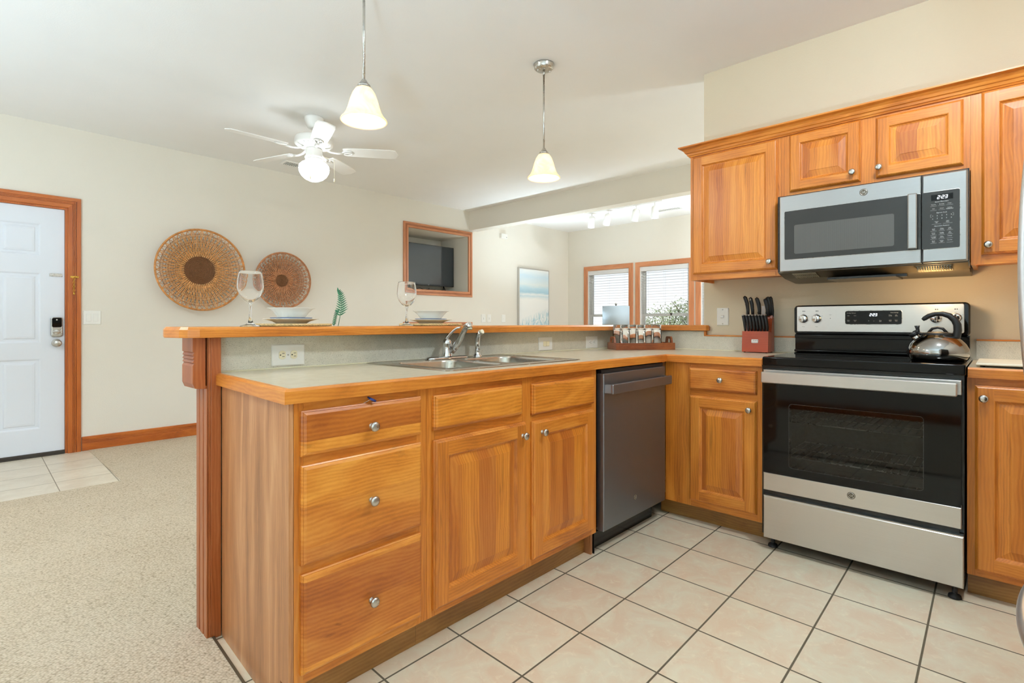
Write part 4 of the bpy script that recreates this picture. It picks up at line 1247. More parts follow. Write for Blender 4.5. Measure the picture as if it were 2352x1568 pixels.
m.text('Sensor Microwave', 0.0062, W_, 0.190, 1.619, TC, -1); m.text('Express Cook', 0.0062, W_, 0.190, 1.571, TC, -1); m.text('Microwave Features', 0.0062, W_, 0.190, 1.513, TC, -1)
R3 = (0.218, 0.190, 0.163)
for row, b in ((('Popcorn', 'Beverage', 'Potato'), 1.6085), (('Melt', 'Reheat', 'Defrost\nWeight/Time'), 1.590)):
    for s_, a in zip(row, R3):
        m.text(s_, 0.0046, W_, a, b, TC, -1); m.bar(W_, a - 0.011, a + 0.011, b - 0.0055, b - 0.0051, TC, TC + 0.0004)
for row, b in (('12345', 1.558), ('67890', 1.545)):
    for k, s_ in enumerate(row): m.text(s_, 0.0072, W_, 0.221 - k * 0.0158, b, TC, -1)
for a, s1 in ((0.2285, 1), (0.1505, -1)):
    m.bar(W_, a - 0.0002, a + 0.0002, 1.556, 1.566, TC, TC + 0.0004); m.bar(W_, min(a, a - s1 * 0.004), max(a, a - s1 * 0.004), 1.566, 1.5664, TC, TC + 0.0004); m.bar(W_, min(a, a - s1 * 0.004), max(a, a - s1 * 0.004), 1.5556, 1.556, TC, TC + 0.0004)
for s_, a in (('Cancel\nOff', 0.208), ('Start\nPause', 0.170)):
    m.text(s_, 0.0048, W_, a, 1.533, TC, -1); m.bar(W_, a - 0.016, a + 0.016, 1.5235, 1.5239, TC, TC + 0.0004)
for row, b in ((('Cook\nTime', 'Timer\nOn/Off', 'Add\n30 Sec'), 1.502), (('Power\nLevel', 'Display\nOn/Off', 'Set\nClock'), 1.484), (('Turntable\nOn/Off', 'Mute\nOn/Off', 'Settings'), 1.467), (('Reset\nFilter', 'Surface\nLight', 'Vent Fan'), 1.449)):
    for s_, a in zip(row, R3):
        m.text(s_, 0.0046, W_, a, b, TC, -1); m.bar(W_, a - 0.0105, a + 0.0105, b - 0.0085, b - 0.0081, TC, TC + 0.0004)
m.build('panel_lettering', 'inkw', pn)

# ------------------------------------------------------------------ sink and faucet
sk = thing('kitchen_sink', 'stainless double-bowl sink set in the peninsula countertop', 'sink', (1.635, 1.74, 0.914))
m = MB(); X = [1.225, 1.285, 1.605, 1.655, 1.975, 2.045]; Yq = [1.468, 1.525, 1.905, 2.012]
z = 0.9175
bw = [(X[1], X[2], Yq[1], Yq[2]), (X[3], X[4], Yq[1], Yq[2])]
m.holes(FZ(0), X[0], X[5], Yq[0], Yq[3], 0.9146, z, bw)
m.rings(FZ(0), X[0] - 0.004, X[5] + 0.004, Yq[0] - 0.004, Yq[3] + 0.004, [(0, 0.9146), (0.001, 0.918), (0.008, 0.9195), (0.016, 0.918)], r=0.03, start=False, end=False)
m.build('rim', 'sinksteel', sk)
for (x0, x1, y0, y1) in bw:
    m = MB()
    # corner fillers keep the bowl's rounded outline
    pts = rrect(x0, x1, y0, y1, 0.06, 6)
    cor = [(x1, y0), (x1, y1), (x0, y1), (x0, y0)]
    for k in range(4):
        cv = m.v((cor[k][0], cor[k][1], z + 0.0003)); arc = [m.v((p[0], p[1], z + 0.0003)) for p in pts[k * 7:(k + 1) * 7]]
        for i in range(6): m.f([cv, arc[i], arc[i + 1]])
    m.rings(FZ(0), x0, x1, y0, y1, [(0, z + 0.0003), (0.003, z - 0.002), (0.006, z - 0.010), (0.012, z - 0.12), (0.022, z - 0.155), (0.05, z - 0.168)], r=0.06, seg=6, start=False, smooth=True)
    b = m.build('bowl', 'sinksteel', sk)
    m = MB(); m.lathe([(0.045, z - 0.1675), (0.042, z - 0.164), (0.036, z - 0.166), (0, z - 0.1665)], ((x0 + x1) / 2, (y0 + y1) / 2, 0), 28); m.build('drain', 'chrome', b)
fa = thing('faucet', 'chrome single-lever kitchen faucet arching over the sink', 'faucet', (1.63, 1.955, 0.9185))
m = MB(); m.rings(FZ(0.9185), 1.505, 1.755, 1.925, 1.985, [(0, 0), (0, 0.004), (0.004, 0.009), (0.012, 0.012)], r=0.03, seg=8, smooth=True); m.build('base_plate', 'chrome', fa)
m = MB(); m.lathe([(0.026, 0.930), (0.024, 0.940), (0.0215, 0.946), (0.0215, 0.985), (0.023, 0.99), (0.022, 1.0), (0.016, 1.012), (0, 1.016)], (1.63, 1.955, 0), 32); m.build('body', 'chrome', fa)
m = MB(); m.tube([(1.645, 1.935, 0.955), (1.643, 1.90, 0.985), (1.640, 1.87, 1.015), (1.635, 1.845, 1.045), (1.628, 1.82, 1.068), (1.618, 1.795, 1.080), (1.612, 1.775, 1.082)], [0.016, 0.0165, 0.016, 0.015, 0.0135, 0.0125, 0.012], 16)
m.tube([(1.614, 1.780, 1.084), (1.612, 1.772, 1.066)], [0.0125, 0.0122], 16); sp = m.build('spout', 'chrome', fa)
m = MB(); m.tube([(1.613, 1.7735, 1.068), (1.612, 1.7725, 1.060)], [0.0105, 0.0105], 16); m.build('aerator', 'ivory', sp)
m = MB(); m.tube([(1.628, 1.965, 1.0), (1.634, 1.955, 1.024), (1.648, 1.935, 1.050), (1.655, 1.91, 1.066), (1.66, 1.89, 1.070)], [0.0145, 0.014, 0.011, 0.009, 0.006], 12, flat=0.6); m.build('lever', 'chrome', fa)
sy = thing('side_sprayer', 'chrome side sprayer standing right of the faucet', 'sprayer', (1.83, 1.955, 0.9185))
m = MB(); m.lathe([(0.024, 0.9185), (0.024, 0.922), (0.018, 0.928), (0.0145, 0.934), (0.014, 0.95), (0.016, 0.953), (0, 0.953)], (1.83, 1.955, 0), 28); m.build('holder', 'chrome', sy)
m = MB(); m.tube([(1.83, 1.955, 0.952), (1.83, 1.956, 0.985), (1.831, 1.954, 1.015), (1.832, 1.945, 1.035), (1.834, 1.935, 1.043)], [0.0115, 0.0135, 0.0125, 0.013, 0.0145], 16); m.build('wand', 'chrome', sy)
m = MB(); m.tube([(1.834, 1.9345, 1.0425), (1.836, 1.922, 1.0475)], [0.013, 0.0115], 16); m.build('spray_head', 'ivory', sy)

# ------------------------------------------------------------------ wall plates
def wallplate(name, label, cat, mp, a0, a1, b0, b1, group=None, mt='white'):
    ca, cb = (a0 + a1) / 2, (b0 + b1) / 2
    t = thing(name, label, cat, mp(ca, cb, 0), group)
    m = MB(); m.rings(mp, a0, a1, b0, b1, [(0, 0.0004), (0, 0.003), (0.0035, 0.0062), (0.006, 0.0066)], r=0.003, seg=3); m.build('plate', mt, t)
    return t
def recep(t, mp, a, b, horiz=True, mt='ivory', r=0.0165):
    m = MB()
    pts = []
    for k in range(32):
        q = 2 * PI * k / 32; x, y = r * math.cos(q), r * math.sin(q)
        if horiz: x = max(-r * 0.78, min(r * 0.78, x))
        else: y = max(-r * 0.78, min(r * 0.78, y))
        pts.append((a + x, b + y))
    m.prism(pts, mp, 0.005, 0.0085)
    o = m.build('socket', mt, t)
    m = MB()
    def sl(x, y, w2, h2):
        if horiz: x, y, w2, h2 = y, x, h2, w2; x = -x
        m.bar(mp, a + x - w2 / 2, a + x + w2 / 2, b + y - h2 / 2, b + y + h2 / 2, 0.0083, 0.0088)
    if horiz:
        for y in (0.0062, -0.0062): m.bar(mp, a - 0.001, a + 0.008, b + y - 0.0009, b + y + 0.0009, 0.0083, 0.0089)
        m.lathe([(0.0026, 0), (0.0026, 0.0004), (0, 0.0004)], mp(a - 0.0075, b, 0.0085), 12, 'Y' if mp(0, 0, 1).y != mp(0, 0, 0).y else 'X')
    m.build('slots', 'blackmat', o)
S = FY(2.029)
t = wallplate('outlet', 'white double outlet on the splash left of the sink', 'outlet', S, 0.827, 0.956, 0.924, 1.007, 'power outlets')
recep(t, S, 0.866, 0.9665); recep(t, S, 0.911, 0.9665)
m = MB(); m.lathe([(0.003, 0.0064), (0.003, 0.0074), (0, 0.0078)], S(0.8885, 0.9665, 0), 12, 'Y'); m.build('screw', 'nickel', t)
t = wallplate('light_switch', 'ivory rocker switch on the splash right of the faucet', 'switch', S, 2.399, 2.528, 0.923, 1.005)
m = MB(); m.bar(S, 2.437, 2.493, 0.949, 0.979, 0.006, 0.0085, 0.001); m.build('rocker', 'ivory', t)
m = MB(); m.bar(S, 2.466, 2.492, 0.950, 0.978, 0.0085, 0.0105, 0.002); m.build('rocker_pad', 'ivory', t)
t = wallplate('outlet', 'white outlet on the splash just left of the wooden tray', 'outlet', S, 2.891, 3.023, 0.919, 1.002, 'power outlets')
recep(t, S, 2.934, 0.9605, mt='white'); recep(t, S, 2.980, 0.9605, mt='white')
K = FX(3.38)
t = wallplate('phone_jack', 'ivory telephone jack plate on the beige wall left of the knife block', 'jack', K, 1.269, 1.344, 1.075, 1.187)
m = MB(); m.bar(K, 1.299, 1.316, 1.123, 1.138, 0.006, 0.011, 0.001)
for b in (1.086, 1.176): m.lathe([(0.004, 0.0064), (0.004, 0.0085), (0, 0.0095)], K(1.306, b, 0), 12, 'X')
m.build('jack_socket', 'nickel', t)
t = wallplate('outlet', 'white outlet on the beige wall behind the knives', 'outlet', K, 1.0, 1.072, 1.07, 1.195, 'power outlets')
m = MB(); m.bar(K, 1.02, 1.052, 1.10, 1.165, 0.006, 0.0085, 0.001); m.build('socket', 'white', t)
LW = FY(5.70)
t = wallplate('light_switch', 'white double light switch beside the entry door casing', 'switch', LW, 0.754, 0.875, 1.078, 1.197)
for a in (0.790, 0.837):
    m = MB(); m.bar(LW, a - 0.017, a + 0.017, 1.104, 1.171, 0.006, 0.0095, 0.002); m.build('rocker', 'white', t)
for a0, a1, lb, nm in ((5.412, 5.502, 'white single switch on the cream wall right of the television niche', 'light_switch'), (5.537, 5.617, 'white single switch, second from the television niche', 'light_switch'), (5.850, 5.934, 'white wall plate nearest the beach picture', 'light_switch')):
    t = wallplate(nm, lb, 'switch', LW, a0, a1, 1.10, 1.222)
    c_ = (a0 + a1) / 2
    m = MB(); m.bar(LW, c_ - 0.006, c_ + 0.006, 1.146, 1.176, 0.006, 0.016 if a0 < 5.8 else 0.009, 0.002); m.build('toggle', 'white', t)
t = thing('alarm_sensor', 'small white sensor box high on the cream wall past the beam', 'sensor', (5.87, 5.69, 2.45))
m = MB(); m.rings(LW, 5.805, 5.945, 2.41, 2.485, [(0, 0), (0, 0.035), (0.006, 0.045)], r=0.012); m.build('housing', 'white', t)
m = MB(); m.lathe([(0.006, 0.0445), (0.006, 0.047), (0, 0.048)], LW(5.92, 2.43, 0), 12, 'Y'); m.build('indicator', 'ink', t)
BK = lambda a, b, c: Vector((-1.9 + c, a, b))
t = wallplate('outlet', 'white outlet low on the wall opposite the range, mirrored in its door', 'outlet', BK, 0.30, 0.37, 0.36, 0.475, 'power outlets')
m = MB(); m.bar(BK, 0.318, 0.352, 0.385, 0.45, 0.006, 0.008, 0.001); m.build('socket', 'white', t)

# ------------------------------------------------------------------ tray with glasses
import mathutils
tr = thing('serving_tray', 'reddish wooden tray with handles in the counter corner, holding glasses', 'tray', (3.13, 1.78, 0.9145))
dv = Vector((0.315, -0.255)).normalized(); pv = Vector((-dv.y, dv.x))
O_ = Vector((2.936, 1.824))
TM = Matrix(((dv.x, pv.x, 0, O_.x), (dv.y, pv.y, 0, O_.y), (0, 0, 1, 0.9145), (0, 0, 0, 1)))
TL, TW, TH = 0.405, 0.176, 0.045
m = MB(); m.T = TM; m.box(0.011, TL - 0.011, 0.011, TW - 0.011, 0.002, 0.012); m.build('base', 'traywood', tr)
m = MB(); m.T = TM; m.box(0, TL, 0, 0.0105, 0, TH, 0.0015); m.build('side', 'traywood', tr)
m = MB(); m.T = TM; m.box(0, TL, TW - 0.0105, TW, 0, TH, 0.0015); m.build('side', 'traywood', tr)
for x0 in (0.0003, TL - 0.0108):
    m = MB(); m.T = TM
    P = [(0.0108, 0), (TW - 0.0108, 0), (TW - 0.0108, TH), (0.132, TH + 0.004), (0.122, 0.078), (0.112, 0.086), (0.053, 0.086), (0.043, 0.078), (0.033, TH + 0.004), (0.0108, TH)]
    hl_ = [(0.052, 0.050), (0.113, 0.050), (0.108, 0.070), (0.057, 0.070)]
    mpx = lambda a, b, c, x0=x0: Vector((x0 + c, a, b))
    # end board with a hand hole: below, sides, above
    m.prism([(0.0108, 0), (TW - 0.0108, 0), (TW - 0.0108, TH), (0.0108, TH)], mpx, 0, 0.0105)
    m.prism([(0.033, TH), (0.056, TH), (0.060, 0.070), (0.060, 0.086), (0.050, 0.085), (0.043, 0.078)], mpx, 0, 0.0105)
    m.prism([(0.109, TH), (0.132, TH), (0.122, 0.078), (0.115, 0.085), (0.105, 0.086), (0.105, 0.070)], mpx, 0, 0.0105)
    m.prism([(0.060, 0.070), (0.105, 0.070), (0.105, 0.086), (0.060, 0.086)], mpx, 0, 0.0105)
    m.build('end_handle', 'traywood', tr)
gl0 = None
glab = ['front', 'back']
pos = ['left', 'middle', 'right']
for j in range(3):
    for i in range(2):
        px = 0.077 + j * 0.109 - i * 0.020; py = 0.0495 + i * 0.0775
        p = TM @ Vector((px, py, 0.0122))
        lb = 'clear tumbler upside down in the wooden tray, %s row, %s end' % (glab[i], pos[j]) if j != 1 else 'clear tumbler upside down in the wooden tray, middle of the %s row' % glab[i]
        if gl0 is None:
            m = MB()
            m.lathe([(0.0355, 0.0), (0.0362, 0.004), (0.0318, 0.130), (0.0312, 0.150), (0.0297, 0.1525), (0, 0.1525)], p, 40)
            m.lathe([(0.0355, 0.0), (0.0340, 0.0), (0.0333, 0.004), (0.0285, 0.118), (0.021, 0.128), (0, 0.130)], p, 40)
            bmesh.ops.remove_doubles(m.bm, verts=m.bm.verts[:], dist=0.00001)
            gl0 = tag(rebase(m.build('drinking_glass', 'glass'), p), lb, 'glass', 'tumblers in the tray')
        else:
            o = gl0.copy(); C.objects.link(o); o.location = p; o['label'] = lb

# ------------------------------------------------------------------ knife block and knives
kb = thing('knife_block', 'red-brown wooden knife block left of the range', 'knife block', (3.28, 1.06, 0.9145))
kY0, kY1 = 0.990, 1.137
KB = lambda a, b, c: Vector((a, c, b))
m = MB(); m.prism([(3.232, 0.919), (3.305, 0.919), (3.297, 1.035), (3.24, 1.0415)], KB, kY0, kY1, 0.0); m.build('front_block', 'redwood', kb)
m = MB(); m.prism([(3.3055, 0.919), (3.350, 0.919), (3.345, 1.12), (3.316, 1.135), (3.2985, 1.035)], KB, kY0, kY1); m.build('rear_block', 'redwood', kb)
m = MB()
for x in (3.245, 3.335):
    for y in (kY0 + 0.012, kY1 - 0.012): m.lathe([(0.006, 0.9145), (0.006, 0.9195), (0, 0.9195)], (x, y, 0), 12)
m.build('foot', 'blackmat', kb)
KF = lambda a, b, c: Vector((3.232 + (b - 0.919) * 0.0653 - c, a, b))
m = MB(); m.rings(KF, 1.045, 1.083, 0.972, 0.994, [(0, 0.0002), (0, 0.0012), (0.001, 0.0016)], r=0.004); nb = m.build('maker_badge', 'nickel', kb, 'small silver maker\'s plate')
m = MB(); m.rings(KF, 1.0465, 1.0815, 0.9735, 0.9925, [(0, 0.0016), (0, 0.0019)], r=0.003)
m.build('badge_field', 'white', nb)
m = MB(); m.mat(M['ink'])
for q in range(5): m.bar(KF, 1.0735 - q * 0.006 - 0.002, 1.0735 - q * 0.006 + 0.001, 0.984 + (q % 2) * 0.001, 0.989, 0.0017, 0.0023)
for q in range(7): m.bar(KF, 1.0775 - q * 0.0045 - 0.0015, 1.0775 - q * 0.0045 + 0.001, 0.9765, 0.979, 0.0017, 0.0023)
m.build('badge_print', None, nb)
ords = ['leftmost', 'second from left', 'third from left', 'fourth from left', 'fifth from left', 'sixth from left', 'second from right', 'rightmost']
kn0 = None
for k in range(8):
    y = kY1 - 0.011 - k * (kY1 - kY0 - 0.022) / 7
    lb = 'black-handled steak knife in the front row of the knife block, ' + ords[k]
    base = (3.262, y, 1.0405)
    if kn0 is None:
        kn0 = thing('steak_knife', lb, 'knife', base, 'steak knives in the block')
        m = MB(); m.tube([(3.262, y, 1.0405), (3.258, y, 1.060), (3.255, y + 0.004, 1.10), (3.249, y + 0.009, 1.135)], [0.0055, 0.0075, 0.0082, 0.0082], 12, flat=1.25); m.build('handle', 'blackmat', kn0)
        m = MB(); m.tube([(3.249, y + 0.009, 1.1352), (3.2485, y + 0.0095, 1.1405)], [0.0083, 0.0075], 12, flat=1.25); m.build('end_cap', 'nickel', kn0)
        m = MB(); m.tube([(3.2625, y, 1.0402), (3.262, y, 1.0425)], [0.0045, 0.0045], 8); m.build('bolster', 'nickel', kn0)
    else:
        dup(kn0, base, lb)
big = [(1.128, 1.143, 0.118, 'chef_knife', 'large black-handled knife at the far left of the knife block'), (1.104, 1.112, 0.112, 'kitchen_shears', 'black shears handle with a round hole in the knife block'),
       (1.064, 1.076, 0.108, 'carving_knife', 'black-handled knife alone in the middle of the rear row'), (1.014, 1.022, 0.103, 'paring_knife', 'black-handled knife in the right group, front'),
       (1.005, 1.012, 0.110, 'bread_knife', 'black-handled knife in the right group, middle'), (0.996, 1.000, 0.118, 'slicing_knife', 'tallest black-handled knife in the right group, at the back')]
for k, (y0, y1, ln, nm, lb) in enumerate(big):
    xb = [3.312, 3.322, 3.320, 3.306, 3.318, 3.332][k]
    zb = 1.1355 - (abs(xb - 3.316) * 0.5)
    t = thing(nm, lb, 'scissors' if 'shears' in nm else 'knife', (xb, y0, zb), 'large knives in the block')
    m = MB()
    zt = zb + ln
    P = [(xb, y0, zb), (xb - 0.004, y0 - 0.001, zb + ln * 0.3), (xb - 0.009, y0 + 0.002, zb + ln * 0.65), (xb - 0.014, (y0 + y1) / 2 + 0.004, zt - 0.008), (xb - 0.016, y1 + 0.004, zt)]
    m.tube(P, [0.008, 0.010, 0.0115, 0.0115, 0.0075], 12, flat=0.75); m.build('handle', 'blackmat', t)
    m = MB()
    if 'shears' in nm:
        m.lathe([(0.006, 0), (0.006, 0.0015), (0.0035, 0.0015), (0.0035, 0)], (xb - 0.0235, (y0 + y1) / 2 + 0.004, zt - 0.012), 16, 'X'); m.build('hole_ring', 'nickel', t)
    else:
        m.tube([(p[0] - 0.0005, p[1] + 0.0095, p[2]) for p in P[:4]], [0.003, 0.0035, 0.0035, 0.003], 8); m.build('spine', 'nickel', t)

# cutting board
cb_ = thing('cutting_board', 'thin cream board on feet on the counter right of the range', 'board', (2.95, -0.05, 0.9145))
m = MB(); m.box(2.775, 3.15, -0.40, 0.074, 0.9225, 0.931, 0.003); m.build('board', 'board', cb_)
for x in (2.80, 3.12):
    for y in (0.055, -0.37):
        m = MB(); m.lathe([(0.007, 0.9145), (0.007, 0.9226), (0, 0.9226)], (x, y, 0), 12); m.build('foot', 'rubber', cb_)

# ------------------------------------------------------------------ place settings on the bar
BZ = 1.0765
wg = None
for x, lb in ((0.763, 'clear stemmed wine glass on the bar, left place setting'), (1.470, 'clear stemmed wine glass on the bar, right place setting')):
    p = (x, 2.06, BZ)
    if wg is None:
        wg = thing('wine_glass', lb, 'glass', p, 'wine glasses')
        m = MB(); m.lathe([(0, 0.0), (0.0365, 0.0), (0.0372, 0.0012), (0.034, 0.0028), (0.018, 0.008), (0.009, 0.015), (0.006, 0.03), (0.0045, 0.05), (0.0042, 0.07), (0.005, 0.082), (0.0085, 0.089)], p, 40); m.lathe([(0.0085, 0.089), (0, 0.0895)], p, 40); m.build('stem', 'glass', wg)
        m = MB(); m.lathe([(0, 0.0896), (0.0085, 0.0905), (0.022, 0.100), (0.036, 0.117), (0.0445, 0.137), (0.0462, 0.152), (0.0445, 0.175), (0.0405, 0.199), (0.0392, 0.2065), (0.0383, 0.2075), (0.0376, 0.2065), (0.0388, 0.199), (0.0428, 0.175), (0.0444, 0.152), (0.0427, 0.138), (0.034, 0.1185), (0.020, 0.103), (0.006, 0.096), (0, 0.095)], p, 48); m.build('bowl', 'glass', wg)
    else:
        dup(wg, p, lb)
first = None
for cx, sd in ((0.947, 'left'), (1.665, 'right')):
    c = Vector((cx, 2.125, BZ))
    if first is None:
        pm = thing('placemat', 'round braided straw placemat under the left plates', 'placemat', c, 'braided placemats')
        m = MB()
        r = 0.012
        while r < 0.152:
            pts = [(c.x + r * math.cos(t), c.y + r * math.sin(t), BZ + 0.0047 + 0.0012 * math.sin(t * max(6, int(r * 260)))) for t in [2 * PI * k / 56 for k in range(57)]]
            m.tube(pts, 0.0046, 6, cap=False, flat=0.9); r += 0.0085
        m.lathe([(0, 0.0005), (0.150, 0.0005), (0.150, 0.004), (0, 0.004)], c, 40)
        m.build('braid', 'straw', pm)
        m = MB()
        for q in range(3):
            m.tube([(c.x + (0.152 + 0.004 * math.sin(t * 26 + q * 2.1)) * math.cos(t), c.y + (0.152 + 0.004 * math.sin(t * 26 + q * 2.1)) * math.sin(t), BZ + 0.006 + 0.0025 * math.cos(t * 26 + q * 2.1)) for t in [2 * PI * k / 160 for k in range(161)]], 0.0032, 5, cap=False)
        m.build('twisted_edge', 'straw', pm)
        pl = thing('dinner_plate', 'wide white dinner plate on the left placemat', 'plate', c + Vector((0, 0, 0.011)), 'dinner plates')
        h = 0.011
        m = MB(); m.lathe([(0, h), (0.058, h), (0.060, h + 0.002), (0.072, h + 0.009), (0.100, h + 0.017), (0.106, h + 0.018), (0.106, h + 0.0195), (0.100, h + 0.0192), (0.071, h + 0.0125), (0.060, h + 0.0055), (0, h + 0.0045)], c, 56); m.build('dish', 'china', pl)
        sp_ = thing('salad_plate', 'smaller white plate with blue rim in the left stack', 'plate', c + Vector((0, 0, 0.017)), 'salad plates')
        h = 0.017
        m = MB(); m.lathe([(0, h), (0.045, h), (0.047, h + 0.002), (0.060, h + 0.0085), (0.076, h + 0.0145), (0.080, h + 0.0155), (0.080, h + 0.018), (0.075, h + 0.0175), (0.059, h + 0.0115), (0.046, h + 0.005), (0, h + 0.0045)], c, 56); m.build('dish', 'china', sp_)
        m = MB(); m.lathe([(0.0803, h + 0.0155), (0.0812, h + 0.0168), (0.0803, h + 0.0183), (0.0795, h + 0.0183)], c, 56); m.build('blue_band', 'bluerim', sp_, 'dark blue rim band')
        bo = thing('bowl', 'white flared bowl on top of the left plates', 'bowl', c + Vector((0, 0, 0.0225)), 'white bowls')
        h = 0.0365
        m = MB(); m.lathe([(0, h), (0.052, h), (0.054, h + 0.002), (0.066, h + 0.018), (0.082, h + 0.0335), (0.091, h + 0.0365), (0.091, h + 0.038), (0.081, h + 0.0362), (0.063, h + 0.019), (0.051, h + 0.006), (0, h + 0.004)], c, 56); m.build('dish', 'china', bo)
        m = MB(); m.lathe([(0, h), (0.040, h), (0.040, 0.0216), (0.036, 0.0216), (0.036, h - 0.001)], c, 40); m.build('foot_ring', 'china', bo)
        first = [pm, pl, sp_, bo]
        for o in first: WORLD[o.name] = Vector(o.location)
    else:
        d = Vector((cx - 0.947, 0, 0))
        for o, lb in zip(first, ('round braided straw placemat under the right plates', 'wide white dinner plate on the right placemat', 'smaller white plate with blue rim in the right stack', 'white flared bowl on top of the right plates')):
            dup(o, Vector(o.location) + d, lb)

# fern sprigs
fe = thing('fern_sprig', 'green artificial fern sprig on the bar beside the left plates', 'plant', (1.19, 2.20, BZ))
def frond(m, st, pts, r): st.tube(pts, r, 6)
m1, m2 = MB(), MB()
def leafblade(m, p, d, ln, wd, n):
    p, d, n = Vector(p), Vector(d).normalized(), Vector(n).normalized()
    s = d.cross(n).normalized()
    prof = [(0, 0.35), (0.2, 1.0), (0.5, 0.8), (0.8, 0.4), (1, 0)]
    L_, R_ = [], []
    for t, w2 in prof:
        q = p + d * ln * t + n * (-0.25 * ln * t * t)
        L_.append(m.v(q + s * wd * w2 * 0.5 + n * 0.0012 * w2)); R_.append(m.v(q - s * wd * w2 * 0.5 + n * 0.0012 * w2))
    C_ = [m.v(p + d * ln * t + n * (-0.25 * ln * t * t)) for t, w2 in prof]
    for i in range(4):
        m.f([C_[i], C_[i + 1], L_[i + 1], L_[i]], True); m.f([C_[i], R_[i], R_[i + 1], C_[i + 1]], True)
stem_ = [Vector((1.195, 2.20, BZ)), Vector((1.203, 2.20, 1.115)), Vector((1.208, 2.198, 1.15)), Vector((1.207, 2.195, 1.185)), Vector((1.200, 2.19, 1.215)), Vector((1.188, 2.185, 1.234))]
m1.tube(stem_, [0.0016, 0.0015, 0.0013, 0.0012, 0.001, 0.0006], 6)
vr = Vector((0.68, -0.73, 0)); vn = Vector((-0.73, -0.68, 0))
for k in range(13):
    u = 0.26 + 0.72 * k / 12; i = min(int(u * 5), 4); p = stem_[i].lerp(stem_[i + 1], u * 5 - i)
    ln = 0.036 * (0.72 if k == 0 else 1.0 - 0.68 * k / 12)
    leafblade(m2, p, vr + Vector((0, 0, 0.62 + 0.03 * k)), ln * 1.15, 0.0066, vn); leafblade(m2, p, -vr + Vector((0, 0, 0.40 + 0.04 * k)), ln * 1.0, 0.0066, vn)
leafblade(m2, stem_[-1], Vector((-0.3, 0.1, 1)), 0.018, 0.008, vn)
st2 = [Vector((1.168, 2.19, BZ)), Vector((1.172, 2.19, 1.10)), Vector((1.178, 2.19, 1.125)), Vector((1.186, 2.19, 1.145))]
m1.tube(st2, [0.0014, 0.0013, 0.001, 0.0007], 6)
for k in range(10):
    u = 0.08 + 0.9 * k / 9; i = min(int(u * 3), 2); p = st2[i].lerp(st2[i + 1], u * 3 - i)
    leafblade(m2, p, vr + Vector((0, 0, 0.9)), 0.014, 0.005, vn); leafblade(m2, p, -vr + Vector((0, 0, 0.8)), 0.013, 0.005, vn)
m1.build('stem', 'leaf', fe); m2.build('leaflets', 'leaf', fe)

# ------------------------------------------------------------------ woven wall baskets
def basket(c, R, rc, mt, label, nsp, depth=0.075):
    t = thing('wall_basket', label, 'basket', c, 'woven wall baskets')
    cx, cy, cz = c          # cy: wall face
    def P(r, a):
        q = r / R
        return Vector((cx + r * math.cos(a), cy - 0.012 - depth * q * q, cz + r * math.sin(a)))
    rnd_ = random.Random(int(R * 1000))
    m = MB()
    for k in range(int(R / 0.0085)):
        pass
    r = 0.004
    while r < rc:
        m.tube([P(r, a) + Vector((0, -0.004 - 0.0008 * math.sin(a * max(8, int(r * 500)) + r * 900), 0)) for a in [2 * PI * k / 40 for k in range(41)]], 0.0042, 5, cap=False)
        r += 0.0075
    m.lathe([(0, 0.010), (rc, 0.012), (rc, 0.020), (0, 0.017)], (cx, cy, cz), 40, 'Y')
    m.build('coiled_centre', 'coil', t)
    m = MB()
    for dr_, z_ in ((0.0, 0.0), (-0.008, 0.004), (-0.004, -0.005)):
        m.tube([P(R + dr_, a) + Vector((0, z_, 0)) for a in [2 * PI * k / 72 for k in range(73)]], 0.0055, 6, cap=False)
    m.build('rim', mt, t)
    m = MB()
    rr = [rc - 0.004 + (R - rc) * k / 12 for k in range(13)]
    for k in range(nsp):
        a = 2 * PI * k / nsp
        for tw in (0.42, -0.42):
            jit = rnd_.uniform(-0.012, 0.012)
            pts = []
            for i, r in enumerate(rr):
                q = i / 12
                wv = 0.0028 * (1 if (i + k) % 2 else -1) * (1 if tw > 0 else -1)
                pts.append(P(r, a + jit + tw * q) + Vector((0, wv, 0)))
            m.tube(pts, 0.0040, 5, cap=False, flat=0.6)
    m.build('spiral_strands', mt, t)
    m = MB()
    for k in range(nsp):
        a = 2 * PI * (k + 0.5) / nsp
        for off in (-0.006, 0.006):
            m.tube([P(r, a + off / max(r, 0.02)) + Vector((0, -0.002, 0)) for r in rr[:(13 if k % 2 else 11)]], 0.0036, 5, cap=False)
    m.build('spokes', 'cane_lt' if mt == 'cane1' else 'cane2', t)
    m = MB()
    n_ = int((R - rc) / 0.019)
    for q in range(1, n_):
        r = rc + (R - rc) * (q / n_) ** 1.5 * 0.93
        for s_ in (0, 1):
            m.tube([P(r, a) + Vector((0, 0.003 * math.sin(a * nsp + s_ * PI) - 0.001, 0.0)) for a in [2 * PI * k / (nsp * 2) for k in range(nsp * 2 + 1)]], 0.0030, 5, cap=False, flat=0.7)
    m.build('ring_strands', 'cane_shade', t)
    return t
basket((1.633, 5.694, 1.600), 0.388, 0.136, 'cane1', 'large round woven cane basket on the cream wall, with dark coiled centre', 54, 0.08)
basket((2.425, 5.694, 1.548), 0.298, 0.068, 'cane2', 'smaller darker round woven basket behind the left wine glass', 46, 0.06)

